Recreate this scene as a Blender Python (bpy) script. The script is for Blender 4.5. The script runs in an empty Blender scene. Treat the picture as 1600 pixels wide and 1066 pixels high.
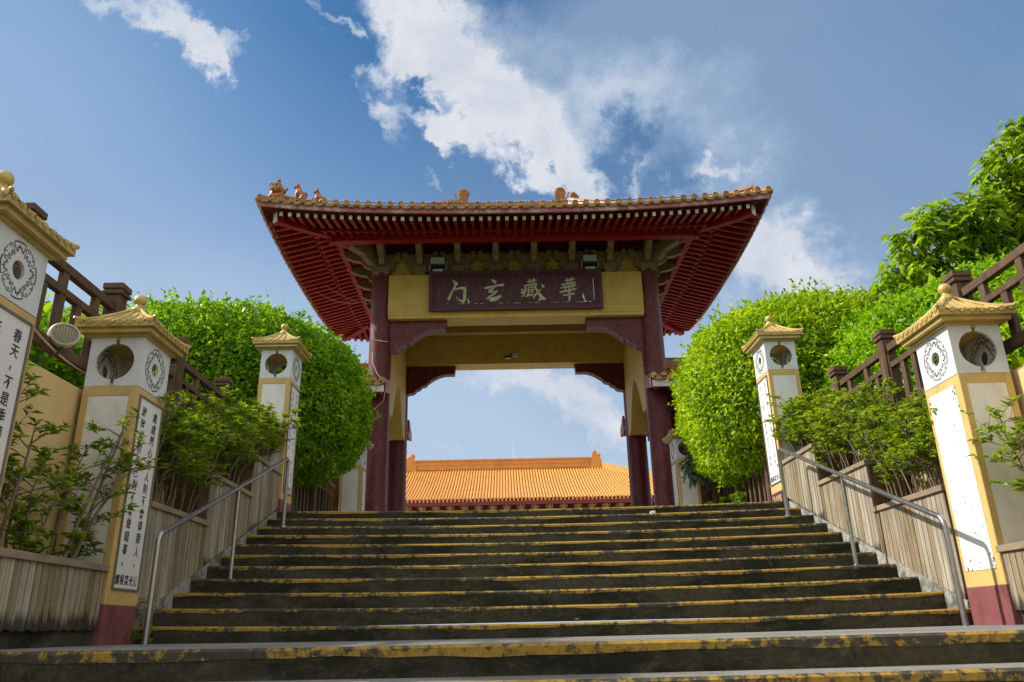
import bpy, math, random
import numpy as np
from mathutils import Vector, Matrix

random.seed(7)
RNG = np.random.default_rng(11)
sc = bpy.context.scene
COL = sc.collection
rad = math.radians

# ------------------------------------------------------------------ camera
PITCH, YAW, ROLL = 0.35342, 0.01295, -0.02255
CAMLOC = Vector((-0.389, 0.0, 0.07))
fw = Vector((math.sin(YAW)*math.cos(PITCH), math.cos(YAW)*math.cos(PITCH), math.sin(PITCH)))
rt0 = Vector((math.cos(YAW), -math.sin(YAW), 0))
up0 = rt0.cross(fw)
rt = math.cos(ROLL)*rt0 + math.sin(ROLL)*up0
upv = -math.sin(ROLL)*rt0 + math.cos(ROLL)*up0
cam = bpy.data.cameras.new('camera')
cam.sensor_width = 36.0
cam.lens = 36.0*1217.3/1600.0
cam.clip_start = 0.05
cam.clip_end = 5000
co = bpy.data.objects.new('camera', cam)
M = Matrix((rt, upv, -fw)).transposed().to_4x4()
M.translation = CAMLOC
co.matrix_world = M
COL.objects.link(co)
sc.camera = co

# ------------------------------------------------------------------ sun and exposure
SUN_EL = 38.0
SUN = Vector((-1.0, 0.07, 0)).normalized()*math.cos(rad(SUN_EL)) + Vector((0, 0, math.sin(rad(SUN_EL))))
sl = bpy.data.lights.new('sun', 'SUN')
sl.energy = 4.2
sl.angle = rad(1.6)
sl.color = (1.0, 0.93, 0.82)
so = bpy.data.objects.new('sun', sl)
so.rotation_euler = SUN.to_track_quat('Z', 'Y').to_euler()
COL.objects.link(so)
sc.view_settings.view_transform = 'Standard'
sc.view_settings.look = 'None'
sc.view_settings.exposure = 0.45
sc.view_settings.gamma = 1.0
sc.cycles.max_bounces = 6
sc.cycles.diffuse_bounces = 3
sc.cycles.glossy_bounces = 3
sc.cycles.transmission_bounces = 3
sc.cycles.caustics_reflective = False
sc.cycles.caustics_refractive = False

# ------------------------------------------------------------------ world: sky with clouds
W = bpy.data.worlds.new('World')
sc.world = W
W.use_nodes = True
wt = W.node_tree
wt.nodes.clear()


class NT:
    """tiny helper to write node trees in a compact way"""
    def __init__(self, t): self.t = t
    def n(self, typ, **kw):
        nd = self.t.nodes.new(typ)
        for k, v in kw.items():
            setattr(nd, k, v)
        return nd
    def link(self, a, b): self.t.links.new(a, b)
    def put(self, sock, v):
        if isinstance(v, bpy.types.NodeSocket): self.t.links.new(v, sock)
        else: sock.default_value = v
    def math(self, op, a, b=0.0, c=None, clamp=False):
        nd = self.n('ShaderNodeMath', operation=op, use_clamp=clamp)
        self.put(nd.inputs[0], a); self.put(nd.inputs[1], b)
        if c is not None: self.put(nd.inputs[2], c)
        return nd.outputs[0]
    def vmath(self, op, a, b=(0, 0, 0), out=0):
        nd = self.n('ShaderNodeVectorMath', operation=op)
        self.put(nd.inputs[0], a); self.put(nd.inputs[1], b)
        return nd.outputs['Value'] if op in ('DOT_PRODUCT', 'LENGTH') else nd.outputs[0]
    def scale(self, a, s):
        nd = self.n('ShaderNodeVectorMath', operation='SCALE')
        self.put(nd.inputs[0], a); self.put(nd.inputs['Scale'], s)
        return nd.outputs[0]
    def noise(self, vec, scale, detail=4, rough=0.55, dist=0.0):
        nd = self.n('ShaderNodeTexNoise')
        self.put(nd.inputs['Vector'], vec)
        nd.inputs['Scale'].default_value = scale
        nd.inputs['Detail'].default_value = detail
        nd.inputs['Roughness'].default_value = rough
        nd.inputs['Distortion'].default_value = dist
        return nd.outputs[0]
    def ramp(self, f, stops, interp='LINEAR'):
        nd = self.n('ShaderNodeValToRGB')
        nd.color_ramp.interpolation = interp
        e = nd.color_ramp.elements
        while len(e) < len(stops): e.new(0.5)
        for k, (p, c) in enumerate(stops):
            e[k].position = p
            e[k].color = (c, c, c, 1) if isinstance(c, (int, float)) else (*c, 1)
        self.put(nd.inputs[0], f)
        return nd.outputs[0]
    def mix(self, f, a, b, typ='MIX'):
        nd = self.n('ShaderNodeMix', data_type='RGBA', blend_type=typ)
        self.put(nd.inputs[0], f)
        for i, v in ((6, a), (7, b)):
            if isinstance(v, (tuple, list)): nd.inputs[i].default_value = (*v[:3], 1)
            else: self.put(nd.inputs[i], v)
        return nd.outputs[2]


w = NT(wt)
tc = w.n('ShaderNodeTexCoord')
DIR = w.vmath('NORMALIZE', tc.outputs['Generated'])
sky = w.n('ShaderNodeTexSky', sky_type='NISHITA')
sky.sun_disc = False
sky.sun_elevation = rad(SUN_EL)
sky.sun_rotation = math.atan2(SUN.x, SUN.y)
sky.altitude = 50
sky.air_density = 1.0
sky.dust_density = 1.6
sky.ozone_density = 2.2
# cloud patches: heading (given by the picture point it is seen at from the stairs), size, tilt, weight
def pxdir(x, y):
    d = fw*1217.3 + rt*(x-800) + upv*(533-y)
    return d.normalized()
# bright, sharp-edged cloud
CLOUDS = [
    (640, 10, 60, 50, 40, .9), (690, 75, 80, 55, 50, 1.0), (735, 130, 70, 45, 48, .95), (790, 190, 75, 45, 48, 1.0), (845, 245, 70, 42, 42, .95), (890, 285, 45, 30, 30, .7),
    (575, 150, 34, 18, 0, .55), (600, 180, 50, 15, 40, .55), (655, 165, 50, 14, 10, .5), (700, 195, 40, 13, 40, .6), (580, 95, 30, 16, -20, .55), (620, 90, 40, 30, 0, .6),
    (800, 40, 90, 70, 20, .42), (900, 200, 70, 70, 20, .45), (1010, 190, 60, 40, 0, .2), (1150, 120, 160, 60, 10, .12),
    (985, 285, 26, 30, -60, .75), (1000, 240, 16, 30, 20, .45), (1130, 268, 44, 14, 12, .85), (1190, 335, 60, 40, 30, .5), (1215, 390, 75, 48, 35, .85), (1265, 425, 80, 42, 40, .7), (1110, 225, 80, 30, 15, .38), (1060, 150, 120, 50, 10, .22), (960, 120, 90, 60, 10, .25), (1230, 250, 80, 90, 0, .16),
    (215, 8, 85, 22, 12, .85), (285, 38, 44, 24, 45, .8), (318, 60, 26, 16, 60, .75), (362, 68, 20, 11, 20, .6), (335, 85, 10, 16, 20, .4),
    (462, 15, 14, 14, 60, .5), (525, 22, 36, 13, 10, .7), (548, 36, 14, 12, 60, .5), (497, 52, 16, 6, -20, .4), (540, 108, 8, 12, 0, .4),
    (675, 268, 26, 8, 35, .40), (160, 370, 46, 10, 20, .36), (230, 362, 40, 8, 25, .30),
    (690, 686, 34, 13, 8, .70), (735, 695, 12, 7, 0, .4), (790, 588, 70, 30, 15, .6), (880, 605, 90, 45, 30, .75), (945, 665, 80, 48, 45, .80), (700, 580, 40, 16, 0, .3), (1140, 470, 60, 34, 35, .5), (860, 718, 40, 10, 0, .4),
]
# thin grey-blue veil
VEILS = [(960, 110, 150, 120, 10, .6), (1060, 60, 230, 110, 0, .75), (1250, 120, 260, 150, 10, .8), (1420, 230, 260, 190, 30, .75), (1300, 330, 220, 120, 30, .7), (1150, 200, 150, 60, 10, .6),
         (1575, 60, 70, 70, 0, .9), (930, 620, 130, 90, 30, .6), (100, 330, 240, 110, 10, .35), (1180, 380, 130, 110, 30, .5), (870, 210, 90, 60, 40, .5)]
HOLES = [(515, 110, 28, 50, 0, .5), (560, 45, 22, 26, 0, .5), (1000, 205, 30, 26, 0, 1.0), (960, 260, 30, 40, 20, .8), (1050, 245, 34, 34, 40, .9), (1085, 280, 50, 14, 10, .8), (830, 300, 40, 20, 30, .5), (650, 135, 40, 12, 20, .6), (705, 155, 20, 12, 40, .6)]
warp1 = w.n('ShaderNodeTexNoise'); w.link(DIR, warp1.inputs['Vector']); warp1.inputs['Scale'].default_value = 9; warp1.inputs['Detail'].default_value = 6; warp1.inputs['Roughness'].default_value = .62
warp2 = w.n('ShaderNodeTexNoise'); w.link(DIR, warp2.inputs['Vector']); warp2.inputs['Scale'].default_value = 34; warp2.inputs['Detail'].default_value = 6; warp2.inputs['Roughness'].default_value = .65
WD = w.vmath('ADD', DIR, w.scale(w.vmath('SUBTRACT', warp1.outputs['Color'], (.5, .5, .5)), .16))
WD = w.vmath('ADD', WD, w.scale(w.vmath('SUBTRACT', warp2.outputs['Color'], (.5, .5, .5)), .065))
def patches(lst, vec, grow=1.0):
    acc = None
    for (cx, cy, rx, ry, tilt, wgt) in lst:
        d0 = pxdir(cx, cy)
        right = d0.cross(Vector((0, 0, 1))).normalized()
        upd = right.cross(d0)
        a = rad(-tilt)
        ax = math.cos(a)*right + math.sin(a)*upd
        ay = -math.sin(a)*right + math.cos(a)*upd
        k = 1217.3*1.1/grow
        ux = w.vmath('DOT_PRODUCT', vec, tuple(ax*(k/rx)))
        uy = w.vmath('DOT_PRODUCT', vec, tuple(ay*(k/ry)))
        q = w.math('MULTIPLY_ADD', ux, ux, w.math('MULTIPLY', uy, uy))
        g = w.math('EXPONENT', w.math('MULTIPLY', q, -0.75))
        g = w.math('MULTIPLY', g, w.math('GREATER_THAN', w.vmath('DOT_PRODUCT', vec, tuple(d0)), 0.0))
        acc = w.math('MULTIPLY', g, wgt) if acc is None else w.math('MULTIPLY_ADD', g, wgt, acc)
    return acc
cf = patches(CLOUDS, WD, 1.0)
vf = patches(VEILS, DIR, 1.0)
hf = patches(HOLES, WD, .95)
n1 = w.noise(DIR, 8.0, 9, .64, .3)
n2 = w.noise(DIR, 26.0, 7, .62, .4)
front = w.ramp(w.vmath('DOT_PRODUCT', DIR, tuple(fw)), [(.60, 0.), (.74, 1.)])
nn = w.math('ADD', w.math('MULTIPLY', w.math('SUBTRACT', n1, .5), 1.5), w.math('MULTIPLY', w.math('SUBTRACT', n2, .5), .8))
# unseen bright cloud added over the rest of the sky as fill light
fill_cloud = w.math('MULTIPLY', w.math('SUBTRACT', 1.0, front), w.math('MULTIPLY_ADD', w.noise(DIR, 2.4, 5, .6), 1.5, .02))
field = w.math('SUBTRACT', w.math('ADD', w.math('MINIMUM', cf, 1.1), fill_cloud), w.math('MULTIPLY', hf, .8))
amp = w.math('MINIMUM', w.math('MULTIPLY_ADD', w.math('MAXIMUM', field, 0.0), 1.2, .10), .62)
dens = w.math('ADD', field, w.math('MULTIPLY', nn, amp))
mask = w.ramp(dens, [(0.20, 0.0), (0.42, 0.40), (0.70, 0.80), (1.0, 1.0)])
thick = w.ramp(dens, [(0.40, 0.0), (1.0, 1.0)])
veil = w.ramp(w.math('ADD', w.math('SUBTRACT', vf, w.math('MULTIPLY', hf, 1.4)), w.math('MULTIPLY', w.math('SUBTRACT', n1, .5), .35)), [(.10, 0.), (1.1, 1.)])
z = w.n('ShaderNodeSeparateXYZ'); w.link(DIR, z.inputs[0])
skycol = w.mix(1.0, sky.outputs[0], (0.36, 0.78, 1.05), 'MULTIPLY')
skycol = w.mix(w.math('MULTIPLY', w.ramp(patches([(-80, 300, 280, 330, 0, .75), (330, 470, 260, 120, 0, .5), (60, 0, 200, 140, 0, .2)], DIR), [(.0, 0.), (1., 1.)]), .9), skycol, (2.6, 3.7, 5.5))
hz = w.ramp(z.outputs[2], [(0.0, 1.0), (0.30, .86), (0.45, 0.28), (0.66, 0.0)])
skycol = w.mix(w.math('MULTIPLY', hz, .80), skycol, (4.8, 5.7, 6.8))
vcol = w.mix(w.ramp(w.vmath('DOT_PRODUCT', DIR, tuple(pxdir(860, 130))), [(.86, 0.), (1., 1.)], 'EASE'), (1.22, 2.25, 3.9), (2.0, 3.0, 4.5))
vcol = w.mix(w.math('MULTIPLY', w.ramp(w.noise(DIR, 3.2, 6, .6, .5), [(.42, 0.), (.72, 1.)]), .55), vcol, (2.3, 3.2, 4.6))
vcol = w.mix(w.math('MULTIPLY', hz, .5), vcol, (3.9, 4.9, 6.1))
skycol = w.mix(w.math('MULTIPLY', veil, .85), skycol, vcol)
ccol = w.mix(w.ramp(n1, [(.35, 0.0), (.65, 1.0)]), (4.6, 5.1, 6.0), (6.6, 6.7, 7.0))
ccol = w.mix(thick, (3.6, 4.5, 5.9), ccol)
ccol = w.mix(front, (9.5, 9.4, 9.2), ccol)  # brighter colour for the added fill cloud out of view
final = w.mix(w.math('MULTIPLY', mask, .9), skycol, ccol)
lowback = w.math('MULTIPLY', w.math('SUBTRACT', 1.0, front), w.ramp(z.outputs[2], [(.10, 1.), (.32, 0.)]))  # unseen low sky behind the camera, dimmed to darken the rear beam
final = w.mix(w.math('MULTIPLY', lowback, .65), final, (1.2, 1.35, 1.5))
bg = w.n('ShaderNodeBackground')
w.link(final, bg.inputs[0])
bg.inputs[1].default_value = 0.092
ow = w.n('ShaderNodeOutputWorld')
w.link(bg.outputs[0], ow.inputs[0])

# ------------------------------------------------------------------ object helpers
WORLD = {}

def tag(o, label, cat, group=None, kind=None):
    if label: o['label'] = label
    if cat: o['category'] = cat
    if group: o['group'] = group
    if kind: o['kind'] = kind
    return o

def thing(name, label, cat, loc, group=None):
    o = bpy.data.objects.new(name, None)
    o.empty_display_size = 0.1
    o.location = loc
    COL.objects.link(o)
    WORLD[o.name] = Vector(loc)
    return tag(o, label, cat, group)

class MB:
    """collects shapes in world coordinates; build() links them as one mesh"""
    def __init__(self): self.v = []; self.f = []; self.m = []
    def add(self, vs, fs, mi=0):
        b = len(self.v)
        self.v += [tuple(p) for p in vs]
        self.f += [tuple(b+i for i in q) for q in fs]
        self.m += [mi]*len(fs)
    def box(self, x0, x1, y0, y1, z0, z1, mi=0):
        vs = [(x, y, z) for z in (z0, z1) for y in (y0, y1) for x in (x0, x1)]
        self.add(vs, [(0, 2, 3, 1), (4, 5, 7, 6), (0, 1, 5, 4), (2, 6, 7, 3), (0, 4, 6, 2), (1, 3, 7, 5)], mi)
    def bar(self, a, b, wdt, hgt, upd=(0, 0, 1), mi=0, wdt2=None, hgt2=None):
        a, b, u = Vector(a), Vector(b), Vector(upd)
        d = (b-a).normalized()
        s = d.cross(u).normalized()
        u = s.cross(d)
        vs = []
        for p, ww, hh in ((a, wdt, hgt), (b, wdt2 or wdt, hgt2 or hgt)):
            for i, j in ((-1, -1), (1, -1), (1, 1), (-1, 1)):
                vs.append(p+s*(i*ww/2)+u*(j*hh/2))
        self.add(vs, [(3, 2, 1, 0), (4, 5, 6, 7), (0, 1, 5, 4), (1, 2, 6, 5), (2, 3, 7, 6), (3, 0, 4, 7)], mi)
    def prism(self, poly, axis, a, b, mi=0):
        """poly: 2D outline; axis: extrusion axis. x:(y,z) y:(x,z) z:(x,y)"""
        def P(p, t):
            return {'x': (t, p[0], p[1]), 'y': (p[0], t, p[1]), 'z': (p[0], p[1], t)}[axis]
        n = len(poly)
        vs = [P(p, a) for p in poly]+[P(p, b) for p in poly]
        fs = [tuple(range(n)), tuple(range(2*n-1, n-1, -1))]
        fs += [(i, i+n, (i+1) % n+n, (i+1) % n) for i in range(n)]
        self.add(vs, fs, mi)
    def tube(self, pts, r, n=8, mi=0, caps=True):
        pts = [Vector(p) for p in pts]
        rs = r if isinstance(r, (list, tuple)) else [r]*len(pts)
        ref = Vector((0.31, 0.17, 0.93))
        vs = []
        for i, p in enumerate(pts):
            d = (pts[min(i+1, len(pts)-1)]-pts[max(i-1, 0)]).normalized()
            rr = ref if abs(d.dot(ref)) < .95 else Vector((1, 0, 0))
            s = d.cross(rr).normalized(); u = s.cross(d)
            for k in range(n):
                a = 2*math.pi*k/n
                vs.append(p+(s*math.cos(a)+u*math.sin(a))*rs[i])
        fs = []
        for i in range(len(pts)-1):
            for k in range(n):
                fs.append((i*n+k, i*n+(k+1) % n, (i+1)*n+(k+1) % n, (i+1)*n+k))
        if caps:
            fs.append(tuple(range(n-1, -1, -1)))
            fs.append(tuple((len(pts)-1)*n+k for k in range(n)))
        self.add(vs, fs, mi)
    def lathe(self, prof, c, n=24, mi=0):
        """prof: list of (r, z) upwards round the vertical through c"""
        vs = []
        for r, zz in prof:
            for k in range(n):
                a = 2*math.pi*k/n
                vs.append((c[0]+r*math.cos(a), c[1]+r*math.sin(a), c[2]+zz))
        fs = []
        for i in range(len(prof)-1):
            for k in range(n):
                fs.append((i*n+k, i*n+(k+1) % n, (i+1)*n+(k+1) % n, (i+1)*n+k))
        fs.append(tuple(range(n-1, -1, -1)))
        fs.append(tuple((len(prof)-1)*n+k for k in range(n)))
        self.add(vs, fs, mi)
    def ball(self, c, r, n=16, sz=1.0, mi=0):
        m = n//2
        self.lathe([(max(1e-4, r*math.sin(math.pi*i/m)), -r*sz*math.cos(math.pi*i/m)) for i in range(m+1)], c, n, mi)
    def ribbon(self, pts, mapf, mi=0, t=0.004):
        """brush stroke: pts (u, v, width) in 2D, mapf(u, v, depth) to 3D"""
        n = len(pts)
        L, R = [], []
        for i in range(n):
            a, b = pts[max(i-1, 0)], pts[min(i+1, n-1)]
            dx, dy = b[0]-a[0], b[1]-a[1]
            l = math.hypot(dx, dy) or 1
            nx, ny = -dy/l, dx/l
            u, v, wd = pts[i]
            L.append((u+nx*wd/2, v+ny*wd/2)); R.append((u-nx*wd/2, v-ny*wd/2))
        poly = L+R[::-1]
        vs = [mapf(p[0], p[1], t) for p in poly]+[mapf(p[0], p[1], -0.001) for p in poly]
        N = 2*n
        fs = [(i, i+1, N-2-i, N-1-i) for i in range(n-1)]
        fs += [(i, i+N, (i+1) % N+N, (i+1) % N) for i in range(N)]
        self.add(vs, fs, mi)
    def build(self, name, mat, parent=None, smooth=False, bevel=0, label=None, origin=None):
        me = bpy.data.meshes.new(name)
        off = WORLD[parent.name] if parent is not None else Vector((0, 0, 0))
        if parent is None and origin is not None: off = Vector(origin)
        me.from_pydata([(p[0]-off.x, p[1]-off.y, p[2]-off.z) for p in self.v], [], self.f)
        mats = mat if isinstance(mat, (list, tuple)) else [mat]
        for mm in mats: me.materials.append(mm)
        me.polygons.foreach_set('material_index', self.m)
        if smooth:
            me.polygons.foreach_set('use_smooth', [True]*len(self.f))
        me.update()
        o = bpy.data.objects.new(name, me)
        COL.objects.link(o)
        WORLD[o.name] = off.copy()
        if parent is not None: o.parent = parent
        elif origin is not None: o.location = origin
        if smooth:
            md = o.modifiers.new('split', 'EDGE_SPLIT'); md.split_angle = rad(38)
        if bevel:
            md = o.modifiers.new('bevel', 'BEVEL'); md.width = bevel; md.segments = 2
            md.limit_method = 'ANGLE'; md.angle_limit = rad(40)
        if label: o['label'] = label
        return o

def np_mesh(name, V, F, mat, parent=None, origin=None):
    """V (n,3), F (m,k) arrays"""
    me = bpy.data.meshes.new(name)
    off = WORLD[parent.name] if parent is not None else (Vector(origin) if origin is not None else Vector((0, 0, 0)))
    V = V-np.array(off)
    me.vertices.add(len(V)); me.vertices.foreach_set('co', V.astype(np.float32).ravel())
    k = F.shape[1]
    me.loops.add(F.size); me.loops.foreach_set('vertex_index', F.astype(np.int32).ravel())
    me.polygons.add(len(F))
    me.polygons.foreach_set('loop_start', np.arange(0, F.size, k, dtype=np.int32))
    try: me.polygons.foreach_set('loop_total', np.full(len(F), k, dtype=np.int32))
    except Exception: pass
    me.materials.append(mat)
    me.update(calc_edges=True)
    o = bpy.data.objects.new(name, me)
    COL.objects.link(o)
    WORLD[o.name] = off.copy()
    if parent is not None: o.parent = parent
    elif origin is not None: o.location = origin
    return o

# ------------------------------------------------------------------ materials
def mat(name, col, rough=.7, metal=0.0, var=.25, scale=6.0, bump=.15, bscale=40.0, dirt=None, dirt_amt=.0, dirt_scale=3.0, stretch=(1, 1, 1), island=0.0, spec=.4, obj=True):
    m = bpy.data.materials.new(name); m.use_nodes = True
    t = NT(m.node_tree); t.t.nodes.clear()
    c = t.n('ShaderNodeTexCoord')
    vec = t.vmath('MULTIPLY', c.outputs['Object'], stretch)
    f = t.noise(vec, scale, 5, .6)
    lo = tuple(x*(1-var) for x in col); hi = tuple(min(1, x*(1+var)) for x in col)
    base = t.mix(t.ramp(f, [(.3, 0.), (.7, 1.)]), lo, hi)
    if island:
        g = t.n('ShaderNodeNewGeometry')
        k = t.ramp(g.outputs['Random Per Island'], [(0., 1-island), (1., 1+island)])
        nd = t.n('ShaderNodeMix', data_type='RGBA', blend_type='MULTIPLY')
        nd.inputs[0].default_value = 1; t.link(base, nd.inputs[6]); t.link(k, nd.inputs[7]); base = nd.outputs[2]
    if dirt:
        d = t.noise(t.vmath('MULTIPLY', c.outputs['Object'], (1, 1, .45)), dirt_scale, 8, .68, .3)
        base = t.mix(t.math('MULTIPLY', t.ramp(d, [(.5, 0.), (.66, 1.)]), dirt_amt), base, dirt)
    p = t.n('ShaderNodeBsdfPrincipled')
    t.link(base, p.inputs['Base Color'])
    p.inputs['Metallic'].default_value = metal
    p.inputs['Specular IOR Level'].default_value = spec
    r = t.math('MULTIPLY_ADD', t.noise(vec, scale*2.3, 3), .3, rough-.15)
    t.link(r, p.inputs['Roughness'])
    if bump:
        b = t.n('ShaderNodeBump'); b.inputs['Strength'].default_value = bump; b.inputs['Distance'].default_value = .01
        t.link(t.noise(vec, bscale, 4, .6), b.inputs['Height']); t.link(b.outputs[0], p.inputs['Normal'])
    o = t.n('ShaderNodeOutputMaterial'); t.link(p.outputs[0], o.inputs[0])
    return m

def leafmat(name, dark, mid, light, trans=.35, rough=.42):
    m = bpy.data.materials.new(name); m.use_nodes = True
    t = NT(m.node_tree); t.t.nodes.clear()
    g = t.n('ShaderNodeNewGeometry')
    c = t.n('ShaderNodeTexCoord')
    cl = t.noise(c.outputs['Object'], 1.9, 5, .68)
    f = t.math('ADD', t.math('MULTIPLY', g.outputs['Random Per Island'], .62), t.math('MULTIPLY', t.math('SUBTRACT', cl, .36), 1.25))
    col = t.ramp(f, [(.12, dark), (.5, mid), (.92, light)])
    p = t.n('ShaderNodeBsdfPrincipled')
    t.link(col, p.inputs['Base Color']); p.inputs['Roughness'].default_value = rough
    p.inputs['Specular IOR Level'].default_value = .35
    tr = t.n('ShaderNodeBsdfTranslucent')
    t.link(t.mix(1.0, col, (1.25, 1.2, .5), 'MULTIPLY'), tr.inputs[0])
    mx = t.n('ShaderNodeMixShader'); mx.inputs[0].default_value = trans
    t.link(p.outputs[0], mx.inputs[1]); t.link(tr.outputs[0], mx.inputs[2])
    o = t.n('ShaderNodeOutputMaterial'); t.link(mx.outputs[0], o.inputs[0])
    return m

def concrete(name, base, moss, moss_amt, pale=(.30, .28, .24), sc_=2.2):
    m = bpy.data.materials.new(name); m.use_nodes = True
    t = NT(m.node_tree); t.t.nodes.clear()
    c = t.n('ShaderNodeTexCoord'); v = c.outputs['Object']
    col = t.mix(t.ramp(t.noise(v, 26, 6, .7), [(.3, 0.), (.7, 1.)]), tuple(x*.7 for x in base), tuple(x*1.35 for x in base))
    big = t.noise(t.vmath('MULTIPLY', v, (.55, 1, 1.3)), sc_, 8, .66, .35)
    col = t.mix(t.math('MULTIPLY', t.ramp(big, [(.42, 0.), (.6, 1.)]), moss_amt), col, moss)
    scr = t.noise(t.vmath('MULTIPLY', v, (1, 1, 2.2)), 9, 8, .75, .6)
    col = t.mix(t.math('MULTIPLY', t.ramp(scr, [(.54, 0.), (.70, 1.)]), .55), col, pale)
    vo = t.n('ShaderNodeTexVoronoi', feature='DISTANCE_TO_EDGE'); vo.inputs['Scale'].default_value = 1.3
    dn = t.n('ShaderNodeTexNoise'); t.link(v, dn.inputs['Vector']); dn.inputs['Scale'].default_value = 4; dn.inputs['Detail'].default_value = 6
    wv = t.vmath('ADD', v, t.scale(dn.outputs['Color'], .5)); t.link(wv, vo.inputs['Vector'])
    crack = t.ramp(vo.outputs['Distance'], [(0., 1.), (.012, 0.)])
    col = t.mix(t.math('MULTIPLY', crack, .55), col, (.012, .012, .01))
    p = t.n('ShaderNodeBsdfPrincipled'); t.link(col, p.inputs['Base Color'])
    p.inputs['Roughness'].default_value = .88; p.inputs['Specular IOR Level'].default_value = .25
    b = t.n('ShaderNodeBump'); b.inputs['Strength'].default_value = .55; b.inputs['Distance'].default_value = .02
    h = t.math('ADD', t.noise(v, 60, 5, .7), t.math('MULTIPLY', scr, 1.2))
    t.link(h, b.inputs['Height']); t.link(b.outputs[0], p.inputs['Normal'])
    o = t.n('ShaderNodeOutputMaterial'); t.link(p.outputs[0], o.inputs[0])
    return m

def nosing(name, bare=0.0):
    """worn yellow paint on concrete: chipped along the lower edge"""
    m = bpy.data.materials.new(name); m.use_nodes = True
    t = NT(m.node_tree); t.t.nodes.clear()
    c = t.n('ShaderNodeTexCoord'); v = c.outputs['Object']
    yel = t.mix(t.ramp(t.noise(v, 30, 4, .6), [(.3, 0.), (.7, 1.)]), (.27, .165, .028), (.42, .265, .048))
    con = t.mix(t.ramp(t.noise(v, 24, 6, .7), [(.3, 0.), (.7, 1.)]), (.035, .033, .024), (.085, .078, .055))
    fine = t.noise(t.vmath('MULTIPLY', v, (1.0, 1, 1.2)), 16, 8, .72, .2)
    big = t.noise(t.vmath('MULTIPLY', v, (.5, 1, 1)), 2.6, 3, .5)
    s = t.math('ADD', t.math('MULTIPLY', fine, .75), t.math('MULTIPLY', big, .6))
    wear = t.ramp(s, [(.655-bare, 0.), (.72-bare, 1.)])
    col = t.mix(wear, yel, con)
    p = t.n('ShaderNodeBsdfPrincipled'); t.link(col, p.inputs['Base Color'])
    p.inputs['Roughness'].default_value = .8; p.inputs['Specular IOR Level'].default_value = .3
    b = t.n('ShaderNodeBump'); b.inputs['Strength'].default_value = .4; b.inputs['Distance'].default_value = .01
    t.link(t.math('SUBTRACT', fine, t.math('MULTIPLY', wear, .3)), b.inputs['Height']); t.link(b.outputs[0], p.inputs['Normal'])
    o = t.n('ShaderNodeOutputMaterial'); t.link(p.outputs[0], o.inputs[0])
    return m

def slatmat(name, base, mould=True):
    m = bpy.data.materials.new(name); m.use_nodes = True
    t = NT(m.node_tree); t.t.nodes.clear()
    c = t.n('ShaderNodeTexCoord'); v = c.outputs['Object']
    g = t.n('ShaderNodeNewGeometry')
    sh = t.n('ShaderNodeCombineXYZ'); t.link(t.math('MULTIPLY', g.outputs['Random Per Island'], 37.0), sh.inputs[2])
    vv = t.vmath('ADD', t.vmath('MULTIPLY', v, (30, 30, 1.6)), sh.outputs[0])
    grain = t.noise(vv, 1.0, 6, .65, .4)
    col = t.mix(t.ramp(grain, [(.28, 0.), (.72, 1.)]), tuple(x*.5 for x in base), tuple(min(1, x*1.35) for x in base))
    tone = t.ramp(g.outputs['Random Per Island'], [(0., (.60, .52, .41)), (.3, (.92, .82, .66)), (.6, (1.0, 1.0, 1.0)), (1., (1.2, 1.22, 1.2))])
    col = t.mix(1.0, col, tone, 'MULTIPLY')
    st = t.noise(t.vmath('ADD', t.vmath('MULTIPLY', v, (9, 9, 1.1)), sh.outputs[0]), 1.0, 6, .7, .3)
    col = t.mix(t.math('MULTIPLY', t.ramp(st, [(.54, 0.), (.70, 1.)]), .72), col, (.035, .03, .022))
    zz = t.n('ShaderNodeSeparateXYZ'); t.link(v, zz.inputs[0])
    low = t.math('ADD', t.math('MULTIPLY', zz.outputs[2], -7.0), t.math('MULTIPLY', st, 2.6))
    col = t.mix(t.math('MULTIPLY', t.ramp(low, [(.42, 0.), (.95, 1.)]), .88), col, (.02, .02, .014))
    p = t.n('ShaderNodeBsdfPrincipled'); t.link(col, p.inputs['Base Color'])
    p.inputs['Roughness'].default_value = .85; p.inputs['Specular IOR Level'].default_value = .25
    b = t.n('ShaderNodeBump'); b.inputs['Strength'].default_value = .35; b.inputs['Distance'].default_value = .006
    t.link(grain, b.inputs['Height']); t.link(b.outputs[0], p.inputs['Normal'])
    o = t.n('ShaderNodeOutputMaterial'); t.link(p.outputs[0], o.inputs[0])
    return m

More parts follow.
